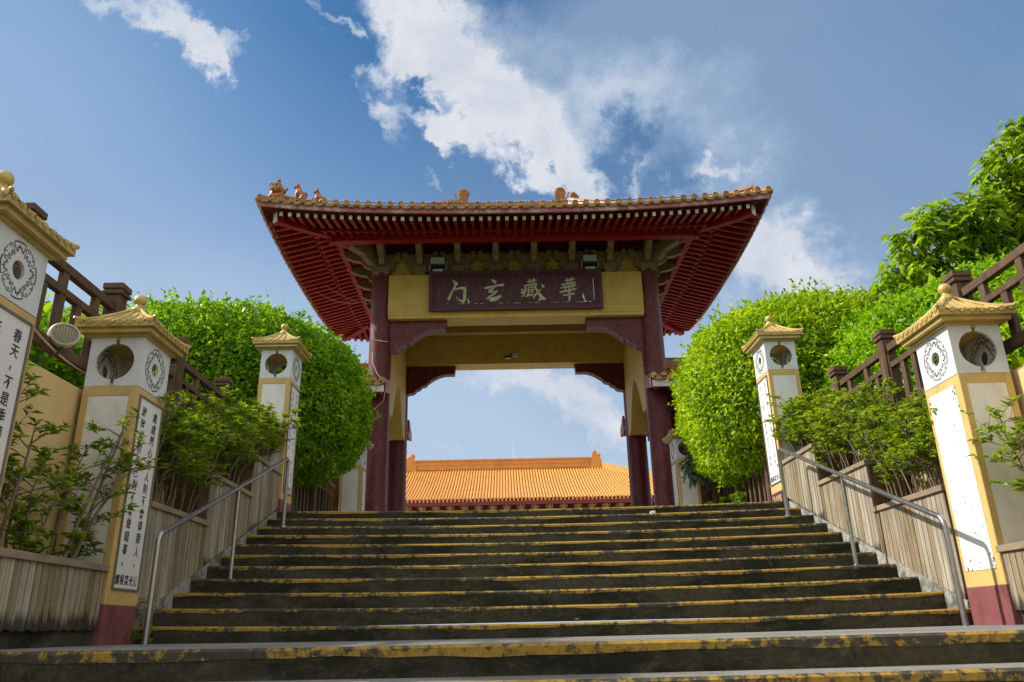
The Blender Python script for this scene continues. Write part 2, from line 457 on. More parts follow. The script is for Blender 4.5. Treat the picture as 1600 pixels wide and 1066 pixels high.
MT = {
    'burgundy': mat('burgundy_paint', (.115, .021, .022), .45, var=.14, scale=3, bump=.05, dirt=(.30, .20, .19), dirt_amt=.16, dirt_scale=9, spec=.28),
    'sign': mat('sign_board_paint', (.07, .016, .022), .5, var=.12, bump=.05, dirt=(.3, .24, .22), dirt_amt=.12, dirt_scale=14),
    'sign_letter': mat('pale_gilt_lettering', (.50, .50, .32), .5, var=.3, scale=14, bump=.1),
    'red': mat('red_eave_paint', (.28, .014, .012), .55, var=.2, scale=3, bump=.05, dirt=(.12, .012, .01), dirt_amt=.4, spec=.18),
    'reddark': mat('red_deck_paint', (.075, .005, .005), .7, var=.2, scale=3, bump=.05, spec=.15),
    'fascia': mat('weathered_pink_fascia', (.40, .13, .135), .6, var=.2, scale=4, bump=.05, dirt=(.66, .52, .50), dirt_amt=.85, dirt_scale=2.4),
    'rafter_end': mat('pale_rafter_end_paint', (.62, .56, .52), .6, var=.2, scale=4, bump=.05, island=.25),
    'gyellow': mat('yellow_wall_paint', (.54, .375, .080), .6, var=.1, scale=2.2, bump=.08, dirt=(.26, .17, .05), dirt_amt=.3, dirt_scale=3.5),
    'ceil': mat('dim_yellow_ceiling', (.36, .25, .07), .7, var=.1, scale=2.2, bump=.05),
    'bracket': mat('taupe_bracket_paint', (.21, .145, .088), .65, var=.15, scale=5, bump=.08),
    'bracket_edge': mat('ochre_bracket_underside', (.34, .22, .06), .65, var=.15, scale=5, bump=.08),
    'tile': mat('glazed_orange_roof_tile', (.48, .24, .058), .35, var=.35, scale=9, bump=.1, dirt=(.16, .075, .025), dirt_amt=.65, dirt_scale=5, island=.22, spec=.5),
    'ridge': mat('glazed_ridge_tile', (.37, .155, .042), .4, var=.35, scale=6, bump=.15, bscale=25, dirt=(.10, .07, .04), dirt_amt=.6, dirt_scale=8),
    'drip': mat('mossy_drip_tile', (.36, .21, .065), .45, var=.35, scale=9, bump=.1, dirt=(.12, .08, .03), dirt_amt=.7, dirt_scale=7, island=.25),
    'hall_tile': mat('hall_orange_tile', (.74, .345, .078), .5, var=.16, scale=5, bump=.0, dirt=(.5, .2, .05), dirt_amt=.35, dirt_scale=.8),
    'hall_tile_base': mat('hall_tile_gully', (.50, .20, .042), .5, var=.16, scale=5, bump=.0),
    'hall_red': mat('hall_red_paint', (.24, .03, .03), .6, var=.15),
    'hall_bracket': mat('hall_olive_bracket', (.36, .28, .10), .7, var=.3, scale=3),
    'hall_glass': mat('hall_dark_window', (.05, .055, .065), .25, var=.2, bump=0),
    'py': mat('ochre_pillar_paint', (.60, .42, .15), .6, var=.08, scale=4, bump=.10, bscale=60, dirt=(.30, .20, .08), dirt_amt=.42, dirt_scale=5),
    'white': mat('white_panel', (.80, .80, .77), .5, var=.05, scale=3, bump=.04, dirt=(.46, .44, .37), dirt_amt=.38, dirt_scale=4),
    'peel': mat('peeling_white_panel', (.78, .78, .76), .5, var=.05, scale=3, bump=.1, dirt=(.33, .28, .2), dirt_amt=.0),
    'textwhite': mat('white_inscription_board', (.74, .74, .72), .45, var=.04, scale=3, bump=.02),
    'marble': mat('white_marble_lantern', (.66, .68, .70), .4, var=.10, scale=3.5, bump=.03, dirt=(.42, .44, .46), dirt_amt=.35, dirt_scale=4),
    'carve': mat('dark_carved_line', (.07, .066, .062), .7, bump=0),
    'ink': mat('black_ink', (.012, .012, .014), .6, bump=0),
    'frame': mat('grey_brown_frame', (.17, .14, .12), .5, var=.15, bump=.05),
    'pbase': mat('dull_red_plinth_paint', (.22, .068, .070), .65, var=.12, scale=4, bump=.15, bscale=25, dirt=(.07, .035, .032), dirt_amt=.6, dirt_scale=6),
    'gold': mat('gold_roof_paint', (.53, .39, .125), .42, metal=.25, var=.14, scale=8, bump=.10, bscale=60, dirt=(.30, .22, .11), dirt_amt=.35, dirt_scale=7, spec=.5),
    'fence': mat('dark_brown_timber', (.100, .058, .030), .7, var=.4, scale=2, bump=.3, bscale=9, stretch=(6, 6, 1.2), island=.2),
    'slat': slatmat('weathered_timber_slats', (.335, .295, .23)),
    'slat_brown': slatmat('brown_timber_boards', (.17, .105, .06)),
    'rail': mat('weathered_top_rail', (.25, .19, .13), .8, var=.35, scale=3, bump=.3, bscale=14, stretch=(3, .6, 3)),
    'steel': mat('brushed_steel', (.36, .35, .34), .34, metal=.9, var=.12, scale=8, bump=.03),
    'ywall': mat('pale_yellow_render', (.66, .49, .225), .8, var=.07, scale=2.5, bump=.1, dirt=(.40, .28, .13), dirt_amt=.35, dirt_scale=2.5),
    'soil': mat('dark_soil', (.05, .035, .022), .95, var=.4, scale=12, bump=.6, bscale=25),
    'ground': mat('grass_earth', (.10, .10, .05), .95, var=.4, scale=1.5, bump=.4),
    'plaza': mat('terrace_paving', (.34, .31, .27), .85, var=.2, scale=2, bump=.2),
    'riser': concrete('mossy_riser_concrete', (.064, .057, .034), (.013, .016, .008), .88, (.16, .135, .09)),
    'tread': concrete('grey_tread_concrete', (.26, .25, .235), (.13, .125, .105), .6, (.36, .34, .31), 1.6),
    'stringer': concrete('pale_stringer_concrete', (.34, .33, .29), (.05, .055, .035), .75, (.5, .48, .42), 5.0),
    'nosing': nosing('worn_yellow_nosing'), 'nosing_bare': nosing('badly_worn_yellow_nosing', -.005),
    'bark': mat('grey_brown_bark', (.20, .155, .11), .9, var=.35, scale=9, bump=.4, bscale=40, stretch=(1, 1, .3)),
    'trunk': mat('dark_trunk_bark', (.07, .055, .042), .95, var=.35, scale=9, bump=.4, bscale=20),
    'cream': mat('cream_plastic', (.58, .54, .42), .45, var=.05, bump=.02),
    'grille': mat('olive_grille', (.27, .25, .16), .6, var=.1, bump=.02),
    'black': mat('black_cable', (.02, .02, .02), .6, bump=0),
    'pale_cable': mat('pale_cable', (.50, .42, .28), .6, bump=0),
    'lamp_glass': mat('pale_green_lamp_glass', (.34, .46, .38), .2, var=.2, scale=30, bump=0),
    'lamp_case': mat('dark_lamp_case', (.035, .045, .042), .5, bump=0),
    'lightgrey': mat('light_grey_metal', (.42, .43, .43), .5, bump=0),
    'plate': mat('gold_script_paint', (.75, .62, .35), .5, bump=0),
    'scrap': mat('white_scrap', (.75, .74, .70), .7, bump=0),
    'hedge_sun': leafmat('sunlit_hedge_leaf', (.11, .23, .006), (.32, .52, .008), (.60, .70, .025), .46),  # sunlight on the bright crowns is put into this leaf colour
    'hedge_deep': leafmat('shaded_hedge_leaf', (.065, .18, .006), (.21, .45, .008), (.48, .64, .020), .46),  # darker copy of the hedge leaf, for crowns showing their shaded side
    'tree': leafmat('broad_tree_leaf', (.09, .20, .015), (.27, .44, .028), (.52, .62, .08), .50),
    'shrub': leafmat('shrub_leaf', (.075, .155, .016), (.23, .36, .026), (.46, .54, .05), .45),
    'shrub_fresh': leafmat('fresh_shrub_leaf', (.09, .18, .014), (.26, .39, .024), (.50, .54, .045), .46),
    'grey_leaf': leafmat('greyish_narrow_leaf', (.05, .085, .045), (.10, .15, .075), (.18, .23, .12), .25),
}

# ------------------------------------------------------------------ ground and stairs
def structure(mb, name, m, **kw):
    return tag(mb.build(name, m, **kw), None, None, None, 'structure')

D0, TR, RS, HW = 6.908, 0.3908, 0.1492, 3.51
LAND = 4.30                      # front edge of the lower landing
NST = 11
TOPY = D0+(NST-1)*TR             # front edge of the upper terrace
TOPZ = NST*RS

def sag(x, hw):
    if hw > 5: return .026-0.032*(1-min(1, abs(x)/4.4)**2)
    return -0.046*(1-min(1, abs(x)/hw)**2)

def step_slab(mb, nose, x0, x1, y0, y1, z0, z1, n=40, nh=.028):
    """one step: riser + tread, trodden slightly lower in the middle; nosing band on top of the riser"""
    hw = max(abs(x0), abs(x1))
    vs = []; fs = []
    N = n+1
    for i in range(N):
        x = x0+(x1-x0)*i/n
        s = sag(x, hw)
        j = 0.004*math.sin(x*7.3+y0*9)+0.003*math.sin(x*17.1+y0*23)
        vs += [(x, y0, z0-.03), (x, y0, z1+s-.012), (x, y0+.012+j*.5, z1+s), (x, y1, z1+s)]
    for i in range(n):
        a, b = i*4, i*4+4
        fs += [(a, b, b+1, a+1), (a+1, b+1, b+2, a+2), (a+2, b+2, b+3, a+3)]
    mi = [0, 1, 1]*n
    b0 = len(mb.v)
    mb.v += vs; mb.f += [tuple(b0+q for q in f) for f in fs]; mb.m += mi
    # end faces
    for e in (0, n):
        q = b0+e*4
        mb.f.append((q, q+1, q+2, q+3)); mb.m.append(0)
    # nosing: 4 mm of paint over riser top, wrapped 25 mm on to the tread
    vs = []; fs = []
    for i in range(N):
        x = x0+(x1-x0)*i/n
        s = sag(x, hw)
        low = nh+.007*math.sin(x*3.1+y0*5)+.005*math.sin(x*11.3+y0*3)
        vs += [(x, y0-.004, z1+s-low), (x, y0-.004, z1+s-.010), (x, y0+.010, z1+s+.004), (x, y0+.030, z1+s+.004)]
    for i in range(n):
        a, b = i*4, i*4+4
        fs += [(a, b, b+1, a+1), (a+1, b+1, b+2, a+2), (a+2, b+2, b+3, a+3)]
    nose.add(vs, fs)

st, ns = MB(), MB()
for k in range(1, NST+1):
    y0 = D0+(k-1)*TR
    step_slab(st, ns, -HW, HW, y0, y0+TR+.02 if k < NST else y0+1.0, (k-1)*RS, k*RS)
ns2 = MB()
# lower landing and the flight that goes on down behind the photographer
step_slab(st, ns2, -7.5, 7.5, LAND, D0+.05, -.15, 0.0, 60, .05)
step_slab(st, ns2, -7.5, 7.5, LAND-.48, LAND+.02, -.30, -.15, 60, .05)
for k in range(2, 10):
    step_slab(st, ns2, -7.5, 7.5, LAND-.48-.38*(k-1), LAND-.48-.38*(k-2)+.02, -.15*(k+1), -.15*k, 20, .05)
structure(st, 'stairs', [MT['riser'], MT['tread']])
structure(ns, 'stair_nosing', MT['nosing'])
structure(ns2, 'landing_nosing', MT['nosing_bare'])

g = MB()
g.add([(-1500, -1500, -1.6), (1500, -1500, -1.6), (1500, 1500, -1.6), (-1500, 1500, -1.6)], [(0, 1, 2, 3)])
structure(g, 'ground', MT['ground'])
t = MB()
t.box(-60, 60, TOPY+.9, 140, 1.2, TOPZ-.03)
structure(t, 'terrace', MT['plaza'])
for s in (-1, 1):
    e = MB()
    a, b = sorted((s*4.12, s*45.0))
    e.box(a, b, 1.0, TOPY+2.6, -1.6, 1.88)
    structure(e, 'bank', MT['ground'])
    # retaining wall between the planters and the bank: runs level
    wl = MB()
    a, b = sorted((s*4.0, s*4.12))
    wl.box(a, b, 1.0, 11.7, -1.5, 2.07)
    nm = 'left' if s < 0 else 'right'
    tag(wl.build('retaining_wall', MT['ywall'], bevel=.012), 'pale yellow rendered wall behind the planters on the %s of the stairs' % nm, 'wall', 'yellow retaining walls')
    # stringer between stairs and planters
    sg = MB()
    a, b = sorted((s*3.515, s*3.60))
    pl = [(6.95, -.1), (TOPY+.35, 1.5), (TOPY+.35, TOPZ+.0), (TOPY+.02, TOPZ+.0), (6.95, .21)]
    sg.prism(pl, 'x', a, b)
    structure(sg, 'stringer', MT['stringer'])

# ------------------------------------------------------------------ planters
def planter(s, y0, y1, ztop, zb0, zb1, label, low=False, end=True):
    """timber box: vertical slats facing the stairs, top rail, end boards facing down the stairs, soil"""
    o = thing('planter_box', label, 'planter', (s*3.75, (y0+y1)/2, min(zb0, zb1)), 'timber planters beside the stairs')
    xf = s*3.52
    sl_, y = MB(), y0
    while y < y1-.02:
        wd = min(random.uniform(.074, .086), y1-y)
        za = zb0+(zb1-zb0)*(y-y0)/(y1-y0)+random.uniform(-.008, .008)
        zc = zb0+(zb1-zb0)*(y+wd-y0)/(y1-y0)+random.uniform(-.008, .008)
        x0 = xf+s*random.uniform(0, .004)
        b = len(sl_.v)
        yb = y+wd-.009
        vs = []
        for xx in (x0, x0+s*.02):
            vs += [(xx, y, za), (xx, yb, zc), (xx, yb, ztop-.02), (xx, y, ztop-.02)]
        sl_.add(vs, [(0, 1, 2, 3), (7, 6, 5, 4), (0, 4, 5, 1), (1, 5, 6, 2), (2, 6, 7, 3), (3, 7, 4, 0)])
        y += wd
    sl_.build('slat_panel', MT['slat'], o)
    bk = MB()
    a, b = sorted((xf+s*.022, xf+s*.04))
    bk.prism([(y0, min(zb0, ztop)+.02), (y1, zb1+.02), (y1, ztop-.03), (y0, ztop-.03)], 'x', a, b)
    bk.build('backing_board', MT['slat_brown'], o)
    r = MB()
    a, b = sorted((xf-s*.025, xf+s*.075))
    r.box(a, b, y0-.02, y1+.005, ztop-.022, ztop+.03)
    r.build('top_rail', MT['rail'], o, bevel=.006)
    if end:
        ef = MB(); x = 3.55
        while x < 3.96:
            a, b = sorted((s*x, s*(min(x+.125, 3.98)-.006)))
            ef.box(a, b, y0+.004, y0+.024, zb0-.25, ztop-.022)
            x += .125
        ef.build('end_board', MT['slat_brown'], o)
        er = MB()
        a, b = sorted((s*3.596, s*3.99))
        er.box(a, b, y0-.02, y0+.06, ztop-.022, ztop+.028)
        er.build('end_rail', MT['rail'], o, bevel=.006)
    so_ = MB()
    a, b = sorted((s*3.565, s*3.995))
    so_.box(a, b, y0+.03, y1-.01, max(min(zb0, ztop-.5)-.2, -.2), ztop-.09)
    so_.build('soil', MT['soil'], o)
    return o

def stair_line(y): return .235+(y-7.05)*TR_SLOPE
TR_SLOPE = RS/TR
for s, nm in ((-1, 'left'), (1, 'right')):
    planter(s, 4.86 if s < 0 else 3.2, 6.35, .575, .125, .125, 'lowest timber planter on the landing, beside the foot of the %s lantern pillar' % nm, end=False)
    planter(s, 6.97, 8.36, 1.165, stair_line(6.97), stair_line(8.36), 'lowest stepped timber planter along the %s handrail' % nm)
    planter(s, 8.363, 9.71, 1.675, stair_line(8.363), stair_line(9.71), 'middle stepped timber planter along the %s handrail' % nm)
    planter(s, 9.713, 11.04 if s > 0 else 10.86, 2.165, stair_line(9.713), stair_line(10.86 if s < 0 else 11.04), 'topmost stepped timber planter under the %s upper lantern pillar' % nm)
    pl = MB()
    a, b = sorted((s*3.56, s*3.99))
    pl.box(a, b, 4.86 if s < 0 else 3.2, 6.36, -.02, .128)
    structure(pl, 'planter_plinth', MT['riser'])

# ------------------------------------------------------------------ handrails
for s, nm in ((-1, 'left'), (1, 'right')):
    o = thing('handrail', 'stainless steel tube handrail running up the %s edge of the stairs' % nm, 'handrail', (s*3.2, 6.48, 0), 'steel handrails')
    y0, z0, y1, z1 = 6.48, .86, 10.05, 2.20
    path = [(s*3.2, y0, -.02), (s*3.2, y0, z0-.10)]
    for k in range(1, 6):
        a = k/6*math.pi/2
        path.append((s*3.2, y0+.08*(1-math.cos(a)), z0-.10+.11*math.sin(a)))
    path += [(s*3.2, y0+.10, z0+.02), (s*3.2, y1-.06, z1-.01), (s*3.2, y1-.02, z1-.02), (s*3.2, y1, z1-.06), (s*3.2, y1, 1.35+.01)]
    m_ = MB(); m_.tube(path, .023, 12); m_.build('tube', MT['steel'], o, smooth=True)
    m_ = MB(); ym = 8.28; zm = z0+.02+(z1-z0-.03)*(ym-y0-.1)/(y1-y0-.16)
    m_.tube([(s*3.2, ym, 4*RS-.02), (s*3.2, ym, zm-.05)], .021, 12)
    m_.tube([(s*3.2, ym, zm-.055), (s*3.2, ym, zm-.015)], .009, 8)
    m_.build('post', MT['steel'], o, smooth=True)
    for yy, zz in ((y0, .0), (ym, 4*RS), (y1, 9*RS)):
        m_ = MB(); m_.lathe([(.042, -.02), (.042, .006), (.025, .014)], (s*3.2, yy, zz), 16); m_.build('base_plate', MT['steel'], o, smooth=True)

# ------------------------------------------------------------------ glyphs
GL = {}
def glyph(ch, bold=.012):
    k = (ch, bold)
    if k not in GL:
        c = bpy.data.curves.new('glyph', 'FONT'); c.body = ch; c.offset = bold; c.resolution_u = 3
        o = bpy.data.objects.new('glyph', c); COL.objects.link(o)
        dg = bpy.context.evaluated_depsgraph_get(); dg.update()
        me = bpy.data.meshes.new_from_object(o.evaluated_get(dg))
        GL[k] = ([(v.co.x, v.co.y) for v in me.vertices], [tuple(p.vertices) for p in me.polygons])
        bpy.data.objects.remove(o); bpy.data.meshes.remove(me); bpy.data.curves.remove(c)
    return GL[k]

def put_glyph(mb, ch, mapf, cu, cv, size, wscale=1.0, t=.003, lean=0.0, rot=0.0, bold=.012):
    vs, fs = glyph(ch, bold)
    if not vs: return
    us = [v[0] for v in vs]; ws = [v[1] for v in vs]
    mu, mv = (min(us)+max(us))/2, (min(ws)+max(ws))/2
    if ch in '，。；': mu, mv = .35, .2
    cr, sr = math.cos(rot), math.sin(rot)
    out = []
    for a, b in vs:
        a, b = a-mu, b-mv
        a += lean*b
        a, b = (a*cr-b*sr)*size*wscale, (a*sr+b*cr)*size
        out.append(mapf(cu+a, cv+b, t))
    mb.add(out, fs)

# ------------------------------------------------------------------ lantern pillars
def medallion(mb, mapf, cu, cv, R, t=.003):
    """ring of engraved cloud and bat motifs round a hole; R = outer radius"""
    def pol(r, a): return (cu+r*R*math.cos(a), cv+r*R*math.sin(a))
    wd = R*.034
    def path(pts, k=1.0):
        mb.ribbon([(*pol(r, a), wd*k*(.55 if i in (0, len(pts)-1) else 1)) for i, (r, a) in enumerate(pts)], mapf, 0, t)
    h = math.pi/8
    for i in range(8):
        c = i*math.pi/4+.2
        if i % 2 == 0:      # fan with a flame-like inner edge
            path([(1.0, c-h*.86+h*1.72*k/8) for k in range(9)], 1.5)
            path([(1.0, c-h*.86), (.86, c-h*.84), (.72, c-h*.74), (.62, c-h*.60)], .8)
            path([(1.0, c+h*.86), (.86, c+h*.84), (.72, c+h*.74), (.62, c+h*.60)], .8)
            path([(.62, c-h*.60), (.74, c-h*.52), (.70, c-h*.34), (.84, c-h*.22), (.76, c-h*.06), (.90, c+h*.06), (.78, c+h*.2), (.82, c+h*.36), (.70, c+h*.46), (.62, c+h*.60)], 1.5)
        else:               # lobed cloud with curled ends
            path([(.56, c-h*.70), (.66, c-h*.92), (.76, c-h*.80), (.84, c-h*.98), (.95, c-h*.86), (1.0, c-h*.5), (.96, c-h*.2), (.99, c), (.96, c+h*.2), (1.0, c+h*.5), (.95, c+h*.86), (.84, c+h*.98), (.76, c+h*.80), (.66, c+h*.92), (.56, c+h*.70)], .8)
            path([(.96, c-h*.5), (.90, c-h*.62), (.87, c-h*.42), (.91, c-h*.36)], .9)
            path([(.96, c+h*.5), (.90, c+h*.62), (.87, c+h*.42), (.91, c+h*.36)], .9)
            path([(.56, c-h*.70), (.64, c-h*.50), (.72, c-h*.56), (.74, c-h*.30), (.64, c-h*.22), (.60, c), (.64, c+h*.22), (.74, c+h*.30), (.72, c+h*.56), (.64, c+h*.50), (.56, c+h*.70)], 1.1)

def lantern_pillar(s, cx, cy, zb, ztop, label, cols, foot=None, pbase=.31, rows=13, bold=.011, k_size=1.0):
    """s: -1 left of the stairs, +1 right of them; the inscription faces the stairs"""
    hw, hd = .228, .275
    o = thing('lantern_pillar', label, 'lantern pillar', (cx, cy, zb), 'lantern pillars beside the stairs')
    m_ = MB(); m_.box(cx-hw-.006, cx+hw+.006, cy-hd-.006, cy+hd+.006, zb-.12, zb+pbase); m_.build('plinth', MT['pbase'], o, bevel=.008)
    m_ = MB(); m_.box(cx-hw, cx+hw, cy-hd, cy+hd, zb+pbase, ztop)
    # raised borders of the front and the back
    p0, p1 = zb+pbase+.10, ztop-.085
    for yy, dy in ((cy-hd, -1), (cy+hd, 1)):
        a, b = sorted((yy, yy+dy*.008))
        m_.box(cx-hw, cx-hw+.058, a, b, zb+pbase, ztop); m_.box(cx+hw-.062, cx+hw, a, b, zb+pbase, ztop)
        m_.box(cx-hw+.058, cx+hw-.062, a, b, p1, ztop); m_.box(cx-hw+.058, cx+hw-.062, a, b, zb+pbase, p0)
    m_.build('shaft', MT['py'], o, bevel=.006)
    for yy, dy in ((cy-hd, -1), (cy+hd, 1)):
        a, b = sorted((yy, yy+dy*.003))
        q = MB(); q.box(cx-hw+.058, cx+hw-.062, a, b, p0, p1); q.build('white_panel', MT['white'], o)
    # inscription face
    fx = cx-s*hw
    y0, y1 = cy-hd+.075, cy+hd-.045
    b0, b1 = zb+pbase+.13, ztop-.075
    a, b = sorted((fx, fx-s*.004))
    q = MB(); q.box(a, b, y0, y1, b0, b1); bd = q.build('inscription_board', MT['peel'] if cols is None else MT['textwhite'], o)
    a, b = sorted((fx, fx-s*.014))
    if cols is not None:
        q = MB()
        q.box(a, b, y0-.016, y0, b0-.016, b1+.016); q.box(a, b, y1, y1+.016, b0-.016, b1+.016)
        q.box(a, b, y0, y1, b1, b1+.016); q.box(a, b, y0, y1, b0-.016, b0)
        q.build('board_frame', MT['frame'], bd)
    uc = (y0+y1)/2
    def mapf(u, v, t): return (fx-s*(.004+t), uc-s*u, v)
    if cols is not None:
        q = MB()
        step = (b1-b0-.20)/rows
        size = min(.118, step*.95)
        wsc = 1.0
        for ci, text in enumerate(cols):
            cu = (.105, -.105)[ci]
            for k, ch in enumerate(text):
                if ch == ' ': continue
                put_glyph(q, ch, mapf, cu, b1-.06-step*(k+.45), size*.95*k_size, wsc*.92, .002, lean=.10*random.random(), rot=random.uniform(-.05, .05), bold=bold)
        if foot:
            n = len(foot)
            for k, ch in enumerate(foot):
                put_glyph(q, ch, mapf, (k-(n-1)/2)*.080, b0+.065, .085, .85, .002, bold=.016)
        q.build('lettering', MT['ink'], bd)
    else:
        q = MB()
        rr = random.Random(5)
        for _ in range(90):
            edge = rr.random() < .62
            u = rr.choice((-1, 1))*((y1-y0)/2-rr.random()**2*.05) if edge else rr.uniform(-.18, .18)
            v = rr.uniform(b0+.02, b1-.02) if not edge or rr.random() < .6 else b1-rr.random()**2*.14
            if rr.random() < .25: v = b0+rr.random()**2*.10
            sz = rr.uniform(.003, .011)
            pts = [(u+math.cos(a)*sz*rr.uniform(.4, 1.3), v+math.sin(a)*sz*rr.uniform(.4, 1.6)) for a in [j*math.pi/3 for j in range(6)]]
            q.add([mapf(a, b, .0015) for a, b in pts], [tuple(range(6))])
        q.build('paint_flake', MT['frame'], bd)
    # lantern box: four thin marble plates
    z0, z1 = ztop+.004, ztop+.445
    th = .022
    lan = MB(); lan.box(cx-hw+.002, cx+hw-.002, cy-hd+.002, cy+hd-.002, z0, z0+.022); lan.box(cx-hw+.002, cx+hw-.002, cy-hd+.002, cy+hd-.002, z1-.022, z1)
    lan_o = lan.build('lantern_box', MT['py'], o)
    zc = (z0+z1)/2; R = .163; sl2 = .016
    for yy in (cy-hd-.001, cy+hd-th+.001):
        q = MB()
        for sd in (-1, 1):
            a0 = math.asin(sl2/R)
            arc = [(cx+sd*R*math.sin(a0+(math.pi-2*a0)*k/24), zc+R*math.cos(a0+(math.pi-2*a0)*k/24)) for k in range(25)]
            # fan of quads between arc and outer outline
            zt, zl = z1-.0, z0
            out = []
            for px_, pz_ in arc:
                dx, dz = px_-cx, pz_-zc
                kx = hw/abs(dx) if abs(dx) > 1e-6 else 1e9
                kz = ((zt-zc) if dz > 0 else (zc-zl))/abs(dz) if abs(dz) > 1e-6 else 1e9
                kk = min(kx, kz)
                out.append((cx+dx*kk, zc+dz*kk))
            vs = [(p[0], yy, p[1]) for p in arc]+[(p[0], yy, p[1]) for p in out]
            vs += [(p[0], yy+th, p[1]) for p in arc]+[(p[0], yy+th, p[1]) for p in out]
            n = len(arc); fs = []
            for k in range(n-1):
                fs += [(k, k+1, n+k+1, n+k), (2*n+k, 3*n+k, 3*n+k+1, 2*n+k+1), (k, 2*n+k, 2*n+k+1, k+1), (n+k, n+k+1, 3*n+k+1, 3*n+k)]
            fs += [(0, n, 3*n, 2*n), (n-1, 3*n-1, 4*n-1, 2*n-1)]
            # square off the four outer corners that the fan cuts
            q.add(vs, fs)
            for zz in (zt, zl):
                near = [p for p in out]
                for k in range(n-1):
                    p, r2 = out[k], out[k+1]
                    if (abs(p[1]-zz) < 1e-6) != (abs(r2[1]-zz) < 1e-6) and (abs(abs(p[0]-cx)-hw) < 1e-6 or abs(abs(r2[0]-cx)-hw) < 1e-6):
                        cr = (cx+sd*hw, zz)
                        q.prism([p, cr, r2], 'y', yy, yy+th)
        q.build('round_window_plate', MT['marble'], lan_o)
    for sx in (-1, 1):
        xx = cx+sx*hw
        q = MB(); r0 = .064; n = 32
        inner = [(r0*math.cos(2*math.pi*k/n), r0*1.0*math.sin(2*math.pi*k/n)) for k in range(n)]
        outer = []
        ya, za = hd-.0225, (z1-z0)/2
        for a, b in inner:
            k1 = min(ya/abs(a) if abs(a) > 1e-9 else 1e9, za/abs(b) if abs(b) > 1e-9 else 1e9)
            outer.append((a*k1, b*k1))
        xa, xb = xx, xx-sx*th
        vs = [(xa, cy+a, zc+b) for a, b in inner]+[(xa, cy+a, zc+b) for a, b in outer]+[(xb, cy+a, zc+b) for a, b in inner]+[(xb, cy+a, zc+b) for a, b in outer]
        fs = []
        for k in range(n):
            j = (k+1) % n
            fs += [(k, j, n+j, n+k), (2*n+k, 3*n+k, 3*n+j, 2*n+j), (k, 2*n+k, 2*n+j, j), (n+k, n+j, 3*n+j, 3*n+k)]
        q.add(vs, fs)
        for k in range(n):
            j = (k+1) % n
            p, r2 = outer[k], outer[j]
            on = [(abs(abs(v_[0])-ya) < 1e-6) for v_ in (p, r2)]
            if on[0] != on[1]:
                cr = (math.copysign(ya, p[0] if on[0] else r2[0]), math.copysign(za, r2[1] if on[0] else p[1]))
                q.add([(xa, cy+p[0], zc+p[1]), (xa, cy+cr[0], zc+cr[1]), (xa, cy+r2[0], zc+r2[1])], [(0, 1, 2)])
        pl_ = q.build('medallion_plate', MT['marble'], lan_o)
        e = MB()
        medallion(e, lambda u, v, t, xx=xx, sx=sx: (xx+sx*t, cy+u, v), 0, zc, .186, .0025)
        # the same cut shows on the inside
        medallion(e, lambda u, v, t, xx=xx, sx=sx: (xx-sx*(th+t), cy+u, v), 0, zc, .186, .0025)
        e.build('carving', MT['carve'], lan_o)
    # roof
    ez = z1
    ov = .115
    rf = MB()
    rf.box(cx-hw-.03, cx+hw+.03, cy-hd-.03, cy+hd+.03, ez, ez+.022)
    rf.box(cx-hw-ov+.035, cx+hw+ov-.035, cy-hd-ov+.035, cy+hd+ov-.035, ez+.022, ez+.064)
    rf.box(cx-hw-ov+.003, cx+hw+ov-.003, cy-hd-ov+.003, cy+hd+ov-.003, ez+.064, ez+.108)
    X, Y = hw+ov, hd+ov
    zt = ez+.108
    def prof(t): return .285*(.72*t+.28*t**2.2)
    n = 12
    rings = []
    for i in range(n+1):
        t_ = i/n*.90
        ring = []
        for sx, sy in ((-1, -1), (1, -1), (1, 1), (-1, 1)):
            ring.append((sx, sy))
        rings.append(t_)
    def P(u, v, dz=0.0):
        """u, v in [-1,1] over the plan"""
        d = 1-max(abs(u), abs(v))
        lift = .028*(abs(u)*abs(v))**3
        return (cx+u*X, cy+v*Y, zt+prof(d)+lift+dz)
    G = 16
    vs = [P(-1+2*i/G, -1+2*j/G) for j in range(G+1) for i in range(G+1)]
    fs = [(j*(G+1)+i, j*(G+1)+i+1, (j+1)*(G+1)+i+1, (j+1)*(G+1)+i) for j in range(G) for i in range(G)]
    rf.add(vs, fs)
    ro = rf.build('roof', MT['gold'], o, smooth=False)
    q = MB()
    for sx, sy in ((-1, -1), (1, -1), (1, 1), (-1, 1)):
        q.tube([P(sx*(1.0-.93*k/8), sy*(1.0-.93*k/8), .006) for k in range(9)], [.016]*9, 8)
        q.ball(P(sx, sy, .008), .017, 8)
    for e_ in range(4):
        for j in (-.62, -.31, 0, .31, .62):
            pts = []
            tmax = 1-abs(j)
            for k in range(7):
                d = tmax*.92*k/6
                r_ = 1-d
                jj = j*(1-d*.55) if abs(j) < r_ else j
                pts.append(P(*((jj, -r_), (jj, r_), (-r_, jj), (r_, jj))[e_], .004))
            q.tube(pts, .010, 6)
    q.build('roof_rib', MT['gold'], ro, smooth=True)
    q = MB()   # scalloped relief band under the roof edge
